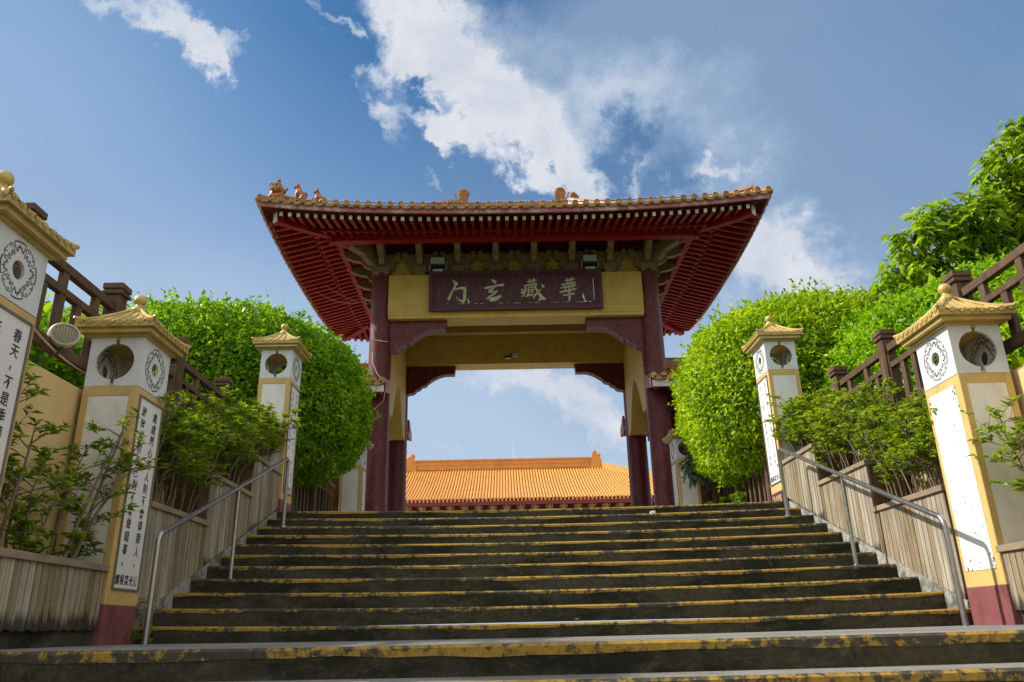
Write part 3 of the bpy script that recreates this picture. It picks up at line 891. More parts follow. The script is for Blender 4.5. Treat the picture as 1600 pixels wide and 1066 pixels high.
    for e_ in range(4):
        L = (X, X, Y, Y)[e_]; nn_ = max(4, int(L*2/.085))
        for k in range(nn_):
            c_ = -L+(k+.5)*2*L/nn_; hh = L/nn_*.92
            lift = .028*abs(c_/L)**3
            pts = [(c_-hh, zt-.004), (c_-hh*.55, zt-.024), (c_, zt-.038), (c_+hh*.55, zt-.024), (c_+hh, zt-.004), (c_+hh*.5, zt+.006), (c_-hh*.5, zt+.006)]
            pts2 = [(a, b+lift) for a, b in pts]
            if e_ == 0: q.prism(pts2 and [(cx+a, b) for a, b in pts2], 'y', cy-Y-.004, cy-Y+.012)
            if e_ == 1: q.prism([(cx+a, b) for a, b in pts2], 'y', cy+Y-.012, cy+Y+.004)
            if e_ == 2: q.prism([(cy+a, b) for a, b in pts2], 'x', cx-X-.004, cx-X+.012)
            if e_ == 3: q.prism([(cy+a, b) for a, b in pts2], 'x', cx+X-.012, cx+X+.004)
            ctr = {0: (cx+c_, cy-Y-.008, zt-.004+lift), 1: (cx+c_, cy+Y+.008, zt-.004+lift), 2: (cx-X-.008, cy+c_, zt-.004+lift), 3: (cx+X+.008, cy+c_, zt-.004+lift)}[e_]
            q.ball((ctr[0], ctr[1], ctr[2]-.012), .008, 6)
    q.build('eave_relief', MT['gold'], ro, smooth=True)
    q = MB()
    pz = zt+.232
    q.lathe([(.085, -.02), (.088, .012), (.070, .020), (.066, .034), (.052, .040), (.036, .062), (.034, .075)], (cx, cy, pz), 20)
    q.ball((cx, cy, pz+.122), .058, 20)
    q.build('finial', MT['gold'], ro, smooth=True)
    return o

T1 = ('春天，不是季節，而是內心；', '生命，不是軀體，而是心性；')
T2 = ('處處關心別人則不會得罪人，', '時時檢討自己則不會做錯事。')
FOOT = '譚根菜光佛'
lantern_pillar(-1, -3.728, 4.57, 0.0, 2.08, 'nearest left lantern pillar with a spring inscription, cut by the photo edge', T1, FOOT)
lantern_pillar(-1, -3.728, 6.645, 0.0, 2.075, 'left lantern pillar at the foot of the stairs with two long black columns of writing', T2, FOOT)
lantern_pillar(-1, -3.728, 11.17, 1.58, 3.575, 'left lantern pillar at the head of the stairs, in front of the clipped hedge', ('有情有義的人做人成功，歷久彌堅', '有德有能的人處事圓滿，日久生香'), FOOT, .24, 15, .0, .8)
lantern_pillar(-1, -3.70, 17.0, 1.65, 3.45, 'left lantern pillar by the gate column, mostly hidden by the hedge', ('心中有佛看人都是佛', '口中有德說話都有德'), FOOT, .24, 11, .0, .8)
lantern_pillar(1, 3.728, 6.61, 0.0, 2.035, 'right lantern pillar at the foot of the stairs with a blank peeling white board', None, None)
lantern_pillar(1, 3.728, 11.15, 1.58, 3.56, 'right lantern pillar at the head of the stairs with a small gold script plate on its plinth', ('恕己一過，何如寬心己己自在', '又人一善，自有善心己心如意'), FOOT, .24, 14, .0, .8)
lantern_pillar(1, 3.56, 17.0, 1.65, 3.45, 'right lantern pillar by the gate column under the drooping branches', ('心平氣和自有因緣', '口說好話廣結善緣'), FOOT, .24, 11, .0, .8)
# gold script plate on the plinth of the right upper pillar
pp = MB(); pp.box(3.488, 3.494, 10.95, 11.36, 1.63, 1.80)
pt = pp.build('plate', MT['sign'], bpy.data.objects['lantern_pillar.005'])
pp = MB()
def pm(u, v, t_): return (3.487-t_, 11.155-u, 1.715+v)
pp.ribbon([(-.17, .03, .012), (-.14, .055, .02), (-.12, -.01, .02), (-.16, -.05, .02), (-.10, -.055, .012)], pm)
pp.ribbon([(-.08, -.045, .008), (0, -.05, .02), (.16, -.035, .010)], pm)
for k in range(4):
    u = -.05+k*.062
    pp.ribbon([(u, .05, .010), (u+.02, .03, .018), (u-.005, .0, .015), (u+.025, -.02, .008)], pm)
    pp.ribbon([(u-.015, .025, .008), (u+.03, .03, .010)], pm)
pp.build('script', MT['plate'], pt)

# ------------------------------------------------------------------ the gate
GX, GY = -0.03, 20.4
XE, YE = 6.02, 4.4
gate = thing('temple_gate', 'large temple gate with dark red columns, yellow beams and an upturned orange tiled roof', 'gate', (GX, GY, TOPZ))
CF, CR = 18.5, 22.0
CX = 3.44
for x in (GX-CX, GX+CX):
    for y in (CF, CR):
        m_ = MB()
        m_.lathe([(.36, -.05), (.36, .08), (.31, .14), (.295, .17), (.285, 3.0), (.275, 7.10)], (x, y, TOPZ), 40)
        m_.build('column', MT['burgundy'], gate, smooth=True)

def lift_(x, y): return .30*abs((x-GX)/XE*(y-GY)/YE)**2.6
def dist_(x, y): return min(XE-abs(x-GX), YE-abs(y-GY))
def prof_(d): return .33*d+.055*d*d
ZE = 9.345
def roofz(x, y): return ZE+prof_(max(0, dist_(x, y)))+lift_(x, y)
def sofz(x, y): return ZE-.20+.27*max(0, dist_(x, y))+lift_(x, y)

# --- beams between the columns
def quetti(mb, x, sx, z1, y0, y1, l, h):
    """scalloped bracket under a beam, starting at the column face x and going in direction sx"""
    pts = [(0, 0), (l, 0), (l-.03, -.30*h), (l*.88, -.30*h)]
    n = 10
    for k in range(n+1):      # concave sweep
        a = k/n
        pts.append((l*(.86-.44*a), -h*(.30+.30*a**1.6)+.03*h*math.sin(a*math.pi)))
    for c_, (xa, xb, za, zb) in enumerate(((.42, .30, .62, .70), (.30, .19, .72, .84), (.19, .07, .86, .97))):
        for k in range(6):
            a = k/5
            pts.append((l*(xa+(xb-xa)*a), -h*(za+(zb-za)*a+.035*math.sin(a*math.pi))))
    pts += [(0, -h)]
    mb.prism([(x+sx*p, z1+q) for p, q in pts], 'y', y0, y1)
    return pts

for (yc, nm, z0, z1, dy) in ((CF, 'front', 7.53, 8.64, -1), (CR, 'rear', 7.47, 8.64, 1)):
    m_ = MB()
    yf = yc-.30; yb = yc+.30
    m_.box(GX-CX+.20, GX+CX-.20, yf, yb, z0, z1)
    m_.box(GX-CX+.21, GX+CX-.21, yf+.012, yb-.012, z0-.09, z0)
    for zz in (z0+.20, z0+.075):
        m_.box(GX-CX+.205, GX+CX-.205, yf-.006, yf, zz, zz+.012)
    m_.build('beam', MT['gyellow'], gate, bevel=.01)
    for sx in (-1, 1):
        m_ = MB()
        pts = quetti(m_, GX+sx*(CX-.26), -sx, z0-.092, yc-.13, yc+.13, 1.42, .84)
        qo = m_.build("corner_bracket", MT["burgundy"], gate)
        e = MB()   # raised lip along the carved edge
        x0 = GX+sx*(CX-.26)
        for yy in (yc-.14,):
            e.tube([(x0-sx*p, yy, z0-.092+q) for p, q in pts[2:-1]], .012, 6)
        e.build("bracket_lip", MT["frame"], qo)
for sx in (-1, 1):
    # side beam over an arched opening between the front and the rear column
    xs = GX+sx*CX
    ya, yb = CF+.24, CR-.24
    pts = [(ya, 8.60), (ya, 5.15), (ya+.42, 5.15)]
    mid = (ya+yb)/2
    for k in range(13):
        a = k/12
        yy = ya+.50+(yb-.50-ya-.50)*a
        pts.append((yy, 5.22+1.15*(1-abs(2*a-1)**1.5)))
    pts += [(yb-.42, 5.15), (yb, 5.15), (yb, 8.60)]
    m_ = MB(); a, b = sorted((xs-.25, xs+.25)); m_.prism(pts, 'x', a, b)
    m_.build('side_beam', MT['gyellow'], gate)
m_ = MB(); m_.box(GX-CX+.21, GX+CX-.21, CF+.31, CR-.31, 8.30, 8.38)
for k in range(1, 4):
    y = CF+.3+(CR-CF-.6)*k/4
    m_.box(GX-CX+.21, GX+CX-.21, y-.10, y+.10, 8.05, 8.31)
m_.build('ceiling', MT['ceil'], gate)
# wall panel behind the brackets
m_ = MB()
m_.box(GX-CX+.05, GX+CX-.05, CF-.06, CF+.06, 8.645, 9.36)
m_.box(GX-CX+.05, GX+CX-.05, CR-.06, CR+.06, 8.645, 9.36)
for sx in (-1, 1):
    a, b = sorted((GX+sx*CX-.06, GX+sx*CX+.06)); m_.box(a, b, CF+.065, CR-.065, 8.62, 9.36)
m_.build('upper_wall', MT['gyellow'], gate)
m_ = MB()
m_.box(GX-CX-.1, GX+CX+.1, CF-.22, CF+.2, 9.362, 9.95); m_.box(GX-CX-.1, GX+CX+.1, CR-.2, CR+.22, 9.362, 9.95)
for sx in (-1, 1):
    a, b = sorted((GX+sx*CX-.2, GX+sx*CX+.2)); m_.box(a, b, CF+.21, CR-.21, 9.362, 9.95)
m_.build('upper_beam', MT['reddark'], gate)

# --- bracket sets
def forearm(mb, px, py, dx, dy, wd, k=1.0):
    """S-curved arm stepping outwards in direction (dx, dy) from the wall, carrying the purlin"""
    def pt(o_, z): return (px+dx*o_, py+dy*o_, z)
    seg = [[(0.0, 8.92), (.16, 8.93), (.30, 8.98), (.40, 9.06), (.42, 9.14), (.0, 9.14)],
           [(0.0, 9.14), (.44, 9.15), (.62, 9.19), (.76, 9.27), (.84, 9.36), (.84, 9.44), (0, 9.44)]]
    s = Vector((-dy, dx, 0))*wd/2
    for sg in seg:
        n = len(sg)
        vs = []
        for sd in (-1, 1):
            for o_, z in sg:
                p = pt(o_*k, z); vs.append((p[0]+sd*s.x, p[1]+sd*s.y, z))
        fs = [tuple(range(n)), tuple(range(2*n-1, n-1, -1))]+[(i, i+n, (i+1) % n+n, (i+1) % n) for i in range(n)]
        mb.add(vs, fs)
    for o_, z0, z1, e in ((.40*k, 9.135, 9.21, .02), (.86*k, 9.37, 9.47, .03)):
        c_ = pt(o_, 0)
        mb.bar((c_[0]-dx*.07, c_[1]-dy*.07, (z0+z1)/2), (c_[0]+dx*.07, c_[1]+dy*.07, (z0+z1)/2), wd+e*2, z1-z0)

def cap_block(mb, px, py, dx, dy, wd=.36):
    s = (-dy, dx)
    def q(o_, l, z): return (px+dx*o_+s[0]*l, py+dy*o_+s[1]*l, z)
    vs = []
    for z, k in ((8.655, .66), (8.75, .95), (8.92, 1.0)):
        for a, b in ((-.10, -1), (-.10, 1), (.24, 1), (.24, -1)):
            vs.append(q(a if a < 0 else .12+.12*k, b*wd/2*k, z))
    fs = [(0, 1, 2, 3), (8, 11, 10, 9)]
    for r in (0, 4):
        fs += [(r+i, r+4+i, r+4+(i+1) % 4, r+(i+1) % 4) for i in range(4)]
    mb.add(vs, fs)

def lateral(mb, px, py, dx, dy, full=1.0):
    """cloud-shaped arms spreading in the plane of the wall"""
    s = (-dy, dx)
    o0, o1 = .06, .17
    for sd in (-1, 1):
        prof = [(.02, 8.74), (.20, 8.76), (.24, 8.82), (.30, 8.86), (.33, 8.95), (.30, 9.03), (.39, 9.06), (.45, 9.13), (.46, 9.20), (.42, 9.22), (.42, 9.29), (.34, 9.30), (.34, 9.24), (.24, 9.24), (.02, 9.24)]
        n = len(prof); vs = []
        for o_ in (o0, o1):
            for l, z in prof:
                vs.append((px+dx*o_+s[0]*sd*l*full, py+dy*o_+s[1]*sd*l*full, z))
        mb.add(vs, [tuple(range(n)), tuple(range(2*n-1, n-1, -1))]+[(i, i+n, (i+1) % n+n, (i+1) % n) for i in range(n)])
        for l, z0, z1 in ((.27, 9.03, 9.10), (.40, 9.22, 9.33)):
            c_ = (px+dx*.12+s[0]*sd*l*full, py+dy*.12+s[1]*sd*l*full)
            mb.box(c_[0]-.065, c_[0]+.065, c_[1]-.08, c_[1]+.08, z0, z1)

sp = 2*CX/7
for (yc, dy) in ((CF-.04, -1), (CR+.04, 1)):
    for k in range(8):
        x = GX-CX+sp*k
        m_ = MB(); cap_block(m_, x, yc, 0, dy, .40 if k in (0, 7) else .34)
        forearm(m_, x, yc, 0, dy, .15)
        lateral(m_, x, yc, 0, dy)
        m_.build('bracket_set', MT['bracket'], gate, bevel=.008)
spy = (CR-CF)/4
for sx in (-1, 1):
    for k in range(5):
        y = CF+spy*k
        m_ = MB(); cap_block(m_, GX+sx*(CX+.04), y, sx, 0, .40 if k in (0, 4) else .34)
        forearm(m_, GX+sx*(CX+.04), y, sx, 0, .17, 1.22)
        if k not in (0, 4): lateral(m_, GX+sx*(CX+.04), y, sx, 0, .9)
        m_.build('bracket_set', MT['bracket'], gate, bevel=.008)
    for (yc, dy) in ((CF, -1), (CR, 1)):
        m_ = MB(); r2 = math.sqrt(.5)
        forearm(m_, GX+sx*CX, yc, sx*r2, dy*r2, .20, 1.5)
        m_.build('corner_arm', MT['bracket'], gate, bevel=.008)

# --- purlins
PO = 1.05
m_ = MB()
x0, x1, y0, y1 = GX-CX-PO, GX+CX+PO, CF-PO, CR+PO
m_.box(x0, x1, y0-.11, y0+.11, 9.20, 9.48); m_.box(x0, x1, y1-.11, y1+.11, 9.20, 9.48)
m_.box(x0-.07, x0+.07, y0+.11, y1-.11, 9.34, 9.48); m_.box(x1-.07, x1+.07, y0+.11, y1-.11, 9.34, 9.48)
m_.build('purlin', MT['red'], gate, bevel=.01)

# --- soffit deck and rafters
def grid(mb, zf, u0, u1, nx, ny, flip=False, inset=0.0):
    vs = []
    for j in range(ny+1):
        for i in range(nx+1):
            # denser towards the edges
            a = math.sin((i/nx-.5)*math.pi)*.5+.5; b = math.sin((j/ny-.5)*math.pi)*.5+.5
            x = GX-XE+inset+(2*XE-2*inset)*a; y = GY-YE+inset+(2*YE-2*inset)*b
            vs.append((x, y, zf(x, y)))
    fs = [(j*(nx+1)+i, j*(nx+1)+i+1, (j+1)*(nx+1)+i+1, (j+1)*(nx+1)+i) for j in range(ny) for i in range(nx)]
    if flip: fs = [f[::-1] for f in fs]
    mb.add(vs, fs)
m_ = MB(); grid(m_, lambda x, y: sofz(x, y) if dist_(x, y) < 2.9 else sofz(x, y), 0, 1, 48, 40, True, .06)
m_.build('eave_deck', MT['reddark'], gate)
def rafters(side, mbs, ends):
    L = XE if side in (0, 1) else YE
    n = int(2*L/(.205 if side < 2 else .245))
    for k in range(n+1):
        c_ = -L+.11+(2*L-.22)*k/n
        reach = min(2.9, (L-abs(c_))*1.0-.08)
        if reach < .35: continue
        def P(c, d):
            if side == 0: return (GX+c, GY-YE+d)
            if side == 1: return (GX+c, GY+YE-d)
            if side == 2: return (GX-XE+d, GY+c)
            return (GX+XE-d, GY+c)
        def pt(d, drop):
            x, y = P(c_, d); return (x, y, sofz(x, y)-drop)
        # flying rafter
        d1 = min(1.15, reach)
        mbs.bar(pt(.16, .085), pt(d1, .085), .08, .095)
        a = pt(.155, .055); b = pt(.165, .055)
        ends.bar(pt(.150, .085), pt(.159, .085), .078, .093, mi=1)
        if reach > 1.0:
            mbs.bar(pt(1.0, .15), pt(reach, .17), .085, .10)
for side, nm in ((0, 'front'), (1, 'rear'), (2, 'left'), (3, 'right')):
    a = MB()
    rafters(side, a, a)
    a.build('rafters', [MT['red'], MT['rafter_end']], gate)
# eave board between the two rafter tiers
m_ = MB()
for dd in (1.08,):
    nn_ = 40
    for side in range(4):
        for k in range(nn_):
            def Q(t):
                L = (XE if side < 2 else YE)-dd
                c = -L+2*L*t
                x, y = ((GX+c, GY-YE+dd), (GX+c, GY+YE-dd), (GX-XE+dd, GY+c), (GX+XE-dd, GY+c))[side]
                return (x, y, sofz(x, y)-.13)
            m_.bar(Q(k/nn_), Q((k+1)/nn_), .05, .10)
m_.build('eave_batten', MT['red'], gate)
# hip beams
for sx in (-1, 1):
    for sy in (-1, 1):
        m_ = MB(); e = MB()
        def H(d, drop):
            x = GX+sx*(XE-d); y = GY+sy*(YE-d); return Vector((x, y, sofz(x, y)-drop))
        ds = [.34, .7, 1.1, 1.5]
        for a, b in zip(ds[:-1], ds[1:]): m_.bar(H(a, .13), H(b, .14), .17, .24)
        ds = [1.4, 1.9, 2.4, 2.9]
        for a, b in zip(ds[:-1], ds[1:]): m_.bar(H(a, .26), H(b, .30), .18, .26)
        hb = m_.build('hip_beam', MT['red'], gate)
        e.bar(H(.325, .13), H(.345, .13), .166, .236); e.build('beam_end', MT['rafter_end'], hb)

# --- fascia
m_ = MB()
nn_ = 48
for side in range(4):
    for k in range(nn_):
        def Q(t):
            L = (XE if side < 2 else YE)-.03
            c = -L+2*L*t
            x, y = ((GX+c, GY-YE+.03), (GX+c, GY+YE-.03), (GX-XE+.03, GY+c), (GX+XE-.03, GY+c))[side]
            return (x, y, sofz(x, y)+.105)
        m_.bar(Q(k/nn_), Q((k+1)/nn_), .055, .17)
m_.build('fascia', MT['fascia'], gate)

# --- tiled roof
roof_m = MB(); grid(roof_m, lambda x, y: roofz(x, y)+.005, 0, 1, 60, 48)
roof = roof_m.build('roof', MT['tile'], gate)
rib = MB(); cap = drip = rib
def half_tube(mb, pts, r, up_n=5):
    vs = []
    for i, p in enumerate(pts):
        a, b = Vector(pts[max(0, i-1)]), Vector(pts[min(len(pts)-1, i+1)])
        d = (b-a).normalized(); s = d.cross(Vector((0, 0, 1))).normalized(); u = s.cross(d)
        for k in range(up_n):
            t = math.pi*k/(up_n-1)
            vs.append(Vector(p)+s*math.cos(t)*r+u*math.sin(t)*r)
    fs = []
    for i in range(len(pts)-1):
        for k in range(up_n-1):
            fs.append((i*up_n+k, i*up_n+k+1, (i+1)*up_n+k+1, (i+1)*up_n+k))
    mb.add(vs, fs)
for side in range(4):
    L = XE if side < 2 else YE
    n = int(round(2*L/.257))
    for k in range(n+1):
        c_ = -L+.05+(2*L-.10)*k/n
        reach = min(YE, L-abs(c_)) if side < 2 else L-abs(c_)
        def P(c, d):
            x, y = ((GX+c, GY-YE+d), (GX+c, GY+YE-d), (GX-XE+d, GY+c), (GX+XE-d, GY+c))[side]
            return (x, y, roofz(x, y)+.012)
        out = ((0, -1), (0, 1), (-1, 0), (1, 0))[side]
        if reach > .15:
            half_tube(rib, [P(c_, -.05+(reach+.05)*i/9) if i else (lambda q: (q[0]+out[0]*.05, q[1]+out[1]*.05, q[2]-.012))(P(c_, 0)) for i in range(10)], .062)
        # round end tile
        q = P(c_, 0)
        m0 = (q[0]+out[0]*.050, q[1]+out[1]*.050, q[2]+.012)
        ang = [2*math.pi*i/14 for i in range(14)]
        def disc(r, o_): return [(m0[0]+(math.cos(a)*r if side < 2 else 0)+out[0]*o_, m0[1]+(0 if side < 2 else math.cos(a)*r)+out[1]*o_, m0[2]+math.sin(a)*r) for a in ang]
        vs = disc(.070, -.05)+disc(.070, .02)+disc(.056, .022)+disc(.048, .012)
        fs = []
        for r_ in range(3): fs += [(r_*14+i, r_*14+(i+1) % 14, (r_+1)*14+(i+1) % 14, (r_+1)*14+i) for i in range(14)]
        fs.append(tuple(range(42, 56)))
        cap.add(vs, fs, 0)
        # drip tile between
        if k < n:
            c2 = c_+(2*L-.10)/n/2
            q = P(c2, 0); z = q[2]-.012
            wv = (2*L-.10)/n*.46
            poly = [(-wv, .035)]+[(wv*math.cos(math.pi+math.pi*i/8), -.022-.070*math.sin(math.pi*i/8)) for i in range(9)]+[(wv, .035)]+[(wv*.6, -.005), (0, -.022), (-wv*.6, -.005)]
            vs = []
            for o_ in (.035, .055):
                for a, b in poly:
                    vs.append((q[0]+(a if side < 2 else 0)+out[0]*o_, q[1]+(0 if side < 2 else a)+out[1]*o_, z+b))
            nq = len(poly)
            drip.add(vs, [tuple(range(nq)), tuple(range(2*nq-1, nq-1, -1))]+[(i, i+nq, (i+1) % nq+nq, (i+1) % nq) for i in range(nq)], 1)
rib.build('tile_rows', [MT['tile'], MT['drip']], roof, smooth=True)
# ridges
RX = XE-YE
m_ = MB()
zr = roofz(GX, GY)
m_.box(GX-RX-.1, GX+RX+.1, GY-.12, GY+.12, zr-.10, zr+.04); m_.tube([(GX-RX-.1, GY, zr+.05), (GX+RX+.1, GY, zr+.05)], .07, 10)
m_.build('main_ridge', MT['ridge'], roof)
for sx in (-1, 1):
    for sy in (-1, 1):
        m_ = MB()
        def H(d, dz): return (GX+sx*(XE-d), GY+sy*(YE-d), roofz(GX+sx*(XE-d), GY+sy*(YE-d))+dz)
        ds = [.28, .8, 1.4, 2.0, 2.8, 3.6, 4.3]
        for a, b in zip(ds[:-1], ds[1:]):
            m_.bar(H(a, .10), H(b, .10), .18, .18); m_.bar(H(a, .205), H(b, .205), .24, .035)
        m_.tube([H(d, .25) for d in ds], .055, 8)
        m_.bar(H(.05, .03), H(.34, .09), .16, .10)
        m_.ball(H(.24, .16), .10, 10)
        m_.build('hip_ridge', MT['ridge'], roof)

# ridge-end ornaments: curled tails
def curl(mb, c, sx, r, th):
    pts = []
    for k in range(22):
        a = k/21*math.pi*2.9
        rr = r*(1-.72*k/21)
        pts.append((c[0]+sx*math.cos(a-1.2)*rr, c[1], c[2]+math.sin(a-1.2)*rr))
    mb.tube(pts, [th*(1-.35*k/21) for k in range(22)], 8)
    mb.lathe([(.001, -.05), (r*.9, -.05), (r*.9, .05), (.001, .05)], (0, 0, 0), 16) if False else None
for sx in (-1, 1):
    m_ = MB(); cx = GX+sx*1.46
    curl(m_, (cx, GY, zr+.46), -sx, .15, .065)
    ang = [2*math.pi*i/20 for i in range(20)]
    m_.prism([(cx+.13*math.cos(a), zr+.46+.13*math.sin(a)) for a in ang], 'y', GY-.05, GY+.05)
    m_.prism([(cx-.14, zr-.02), (cx+.14, zr-.02), (cx+.17, zr+.14), (cx+.11, zr+.30), (cx+.15, zr+.42), (cx-.15, zr+.42), (cx-.10, zr+.28), (cx-.20, zr+.12)], 'y', GY-.085, GY+.085)
    for k in range(5): m_.ball((cx+sx*(.16+.02*k % 2), GY-.02, zr+.08+.085*k), .035, 6)
    m_.build('ridge_ornament', MT['ridge'], roof, smooth=True)
    m_ = MB(); cx2 = GX+sx*1.86
    if sx > 0:
        m_.prism([(cx2-.10, zr-.25), (cx2+.06, zr-.25), (cx2+.11, zr+.0), (cx2+.16, zr+.16), (cx2+.10, zr+.34), (cx2+.0, zr+.44), (cx2-.10, zr+.42), (cx2-.12, zr+.28), (cx2-.08, zr+.14)], 'y', GY-.06, GY+.06)
        m_.ball((cx2-.02, GY, zr+.38), .09, 10)
        for k in range(4): m_.ball((cx2+.13, GY, zr+.05+.09*k), .03, 6)
    else:
        m_.tube([(cx2, GY, zr-.3), (cx2, GY, zr+.05), (cx2+.06, GY, zr+.10), (cx2-.05, GY, zr+.14), (cx2, GY, zr+.28)], [.05, .05, .06, .03, .01], 6)
        m_.tube([(cx2-.14, GY, zr-.3), (cx2-.14, GY, zr+.0), (cx2-.2, GY, zr+.06)], [.05, .05, .02], 6)
    m_.build('ridge_ornament', MT['ridge'], roof, smooth=True)

# guardian figures on the front left hip
def beast(x, y, z, h, rider, label):
    o = MB()
    k = h/.45
    def P(a, b, c): return (x+a*k, y+b*k, z+c*k)
    if rider:
        o.tube([P(-.14, 0, .02), P(-.08, 0, .12), P(.05, 0, .14), P(.14, 0, .05)], [.05*k, .085*k, .09*k, .05*k], 8)
        o.tube([P(-.09, -.03, .12), P(-.13, -.03, .22), P(-.16, -.03, .25)], [.06*k, .055*k, .035*k], 8)
        o.ball(P(-.15, -.03, .24), .055*k, 8)
        for a in (-.12, .10): o.tube([P(a, -.04, .08), P(a-.01, -.05, -.03)], .03*k, 6)
        o.tube([P(.0, 0, .13), P(.01, 0, .24), P(.0, 0, .30)], [.07*k, .065*k, .035*k], 8)
        o.ball(P(.0, 0, .345), .048*k, 8)
        o.tube([P(.0, -.03, .27), P(-.07, -.05, .24)], .022*k, 6)
        o.tube([P(-.02, 0, .37), P(-.05, 0, .46)], [.02*k, .006*k], 6)
        o.tube([P(.13, 0, .06), P(.19, 0, .13), P(.17, 0, .17)], [.03*k, .025*k, .01*k], 6)
        for q in range(5): o.ball(P(-.16+.01*q, -.06, .10+.03*q), .018*k, 5)
    else:
        o.tube([P(.10, 0, .02), P(.09, 0, .12), P(.02, 0, .22), P(-.03, 0, .31)], [.085*k, .10*k, .075*k, .055*k], 8)
        o.ball(P(-.04, 0, .36), .068*k, 8)
        o.tube([P(-.05, 0, .35), P(-.12, 0, .345)], [.045*k, .03*k], 6)
        for sd in (-1, 1):
            o.tube([P(-.02, .04*sd, .22), P(-.05, .05*sd, .10), P(-.05, .05*sd, -.02)], [.035*k, .03*k, .028*k], 6)
            o.tube([P(.12, .06*sd, .08), P(.06, .07*sd, -.01)], [.05*k, .035*k], 6)
            o.tube([P(-.02, .04*sd, .41), P(.0, .05*sd, .46)], [.025*k, .006*k], 5)
        o.tube([P(.15, 0, .05), P(.20, 0, .14), P(.17, 0, .22)], [.04*k, .035*k, .012*k], 6)
        for q in range(5): o.ball(P(.01+.03*q, 0, .36-.055*q), .030*k, 5)
    o.build('hip_figure', MT['ridge'], roof, smooth=True, label=label)
def hipz(d): return (GX-XE+d, GY-YE+d, roofz(GX-XE+d, GY-YE+d))
for d, h, rd, lb in ((.34, .50, True, 'rider figure at the tip of the hip'), (.72, .46, False, 'larger seated beast figure'), (1.10, .42, False, 'smaller seated beast figure')):
    p = hipz(d); beast(p[0], p[1], p[2]+.27, h, rd, lb)

# bird wire with small studs along the front eave
w_ = MB()
pts = []
for k in range(61):
    x = GX-XE+.9+(2*XE-1.8)*k/60
    pts.append((x, GY-YE+.35, roofz(x, GY-YE+.35)+.165+.012*math.sin(k*2.1)))
w_.tube(pts, .008, 5)
for k in range(0, 240):
    a = k/240*60; i = int(a); f_ = a-i
    p = Vector(pts[i]).lerp(Vector(pts[min(i+1, 60)]), f_)
    if k % 2: w_.tube([p, p+Vector((.004, 0, .055))], .003, 4)
    else: w_.ball(p+Vector((0, 0, .045)), .012, 6, 1.0, 1)
w_.build('light_string', [MT['black'], MT['scrap']], gate)

# loose cables under the left eave and on the left column
m_ = MB()
def sagline(a, b, dz, n=14):
    a, b = Vector(a), Vector(b)
    return [a.lerp(b, i/n)-Vector((0, 0, dz*4*(i/n)*(1-i/n))) for i in range(n+1)]
m_.tube(sagline((-5.75, 20.3, 9.25), (-3.75, 20.0, 8.9), .35), .009, 5)
m_.tube(sagline((-5.3, 20.0, 9.2), (-3.75, 20.3, 8.75), .18), .008, 5)
m_.build('loose_cable', MT['pale_cable'], gate)
m_ = MB()
m_.tube([(-3.66, 18.25, 7.2), (-3.64, 18.22, 6.9), (-3.42, 18.20, 6.85), (-3.25, 18.24, 6.84)], .008, 5)
m_.tube([(-3.62, 18.22, 6.55), (-3.60, 18.2, 6.3), (-3.48, 18.2, 6.0), (-3.32, 18.2, 5.8), (-3.26, 18.2, 5.55), (-3.30, 18.2, 5.3), (-3.5, 18.2, 5.1)], .010, 5)
m_.build('column_cable', MT['scrap'], gate)

# --- name board
sg = thing('name_board', 'dark red name board with four pale calligraphic characters hung on the yellow gate beam', 'sign', (GX, CF-.33, 7.6))
TILT = .03
sx0, sx1, sz0, sz1 = GX-2.19, GX+2.19, 7.60, 8.66
def smap(u, v, t): return (GX+u, CF-.365-(v-7.6)*TILT-t, v)
def sbox(mb, u0, u1, v0, v1, t0, t1):
    c_ = [smap(u, v, t) for t in (t1, t0) for v in (v0, v1) for u in (u0, u1)]
    mb.add(c_, [(0, 2, 3, 1), (4, 5, 7, 6), (0, 1, 5, 4), (2, 6, 7, 3), (0, 4, 6, 2), (1, 3, 7, 5)])
m_ = MB(); sbox(m_, -2.19, 2.19, sz0, sz1, -.05, .0); pn = m_.build('panel', MT['sign'], sg)
m_ = MB()
for k, (i0, i1, t1) in enumerate(((0, .085, .05), (.088, .135, .034), (.138, .17, .018))):
    U, V0, V1 = 2.20-i0, sz0+i0-.01, sz1-i0+.01
    w2 = i1-i0
    sbox(m_, -U, U, V0, V0+w2, .001, t1); sbox(m_, -U, U, V1-w2, V1, .001, t1)
    sbox(m_, -U, -U+w2, V0+w2, V1-w2, .001, t1); sbox(m_, U-w2, U, V0+w2, V1-w2, .001, t1)
m_.build('moulded_frame', MT['sign'], sg, bevel=.005)
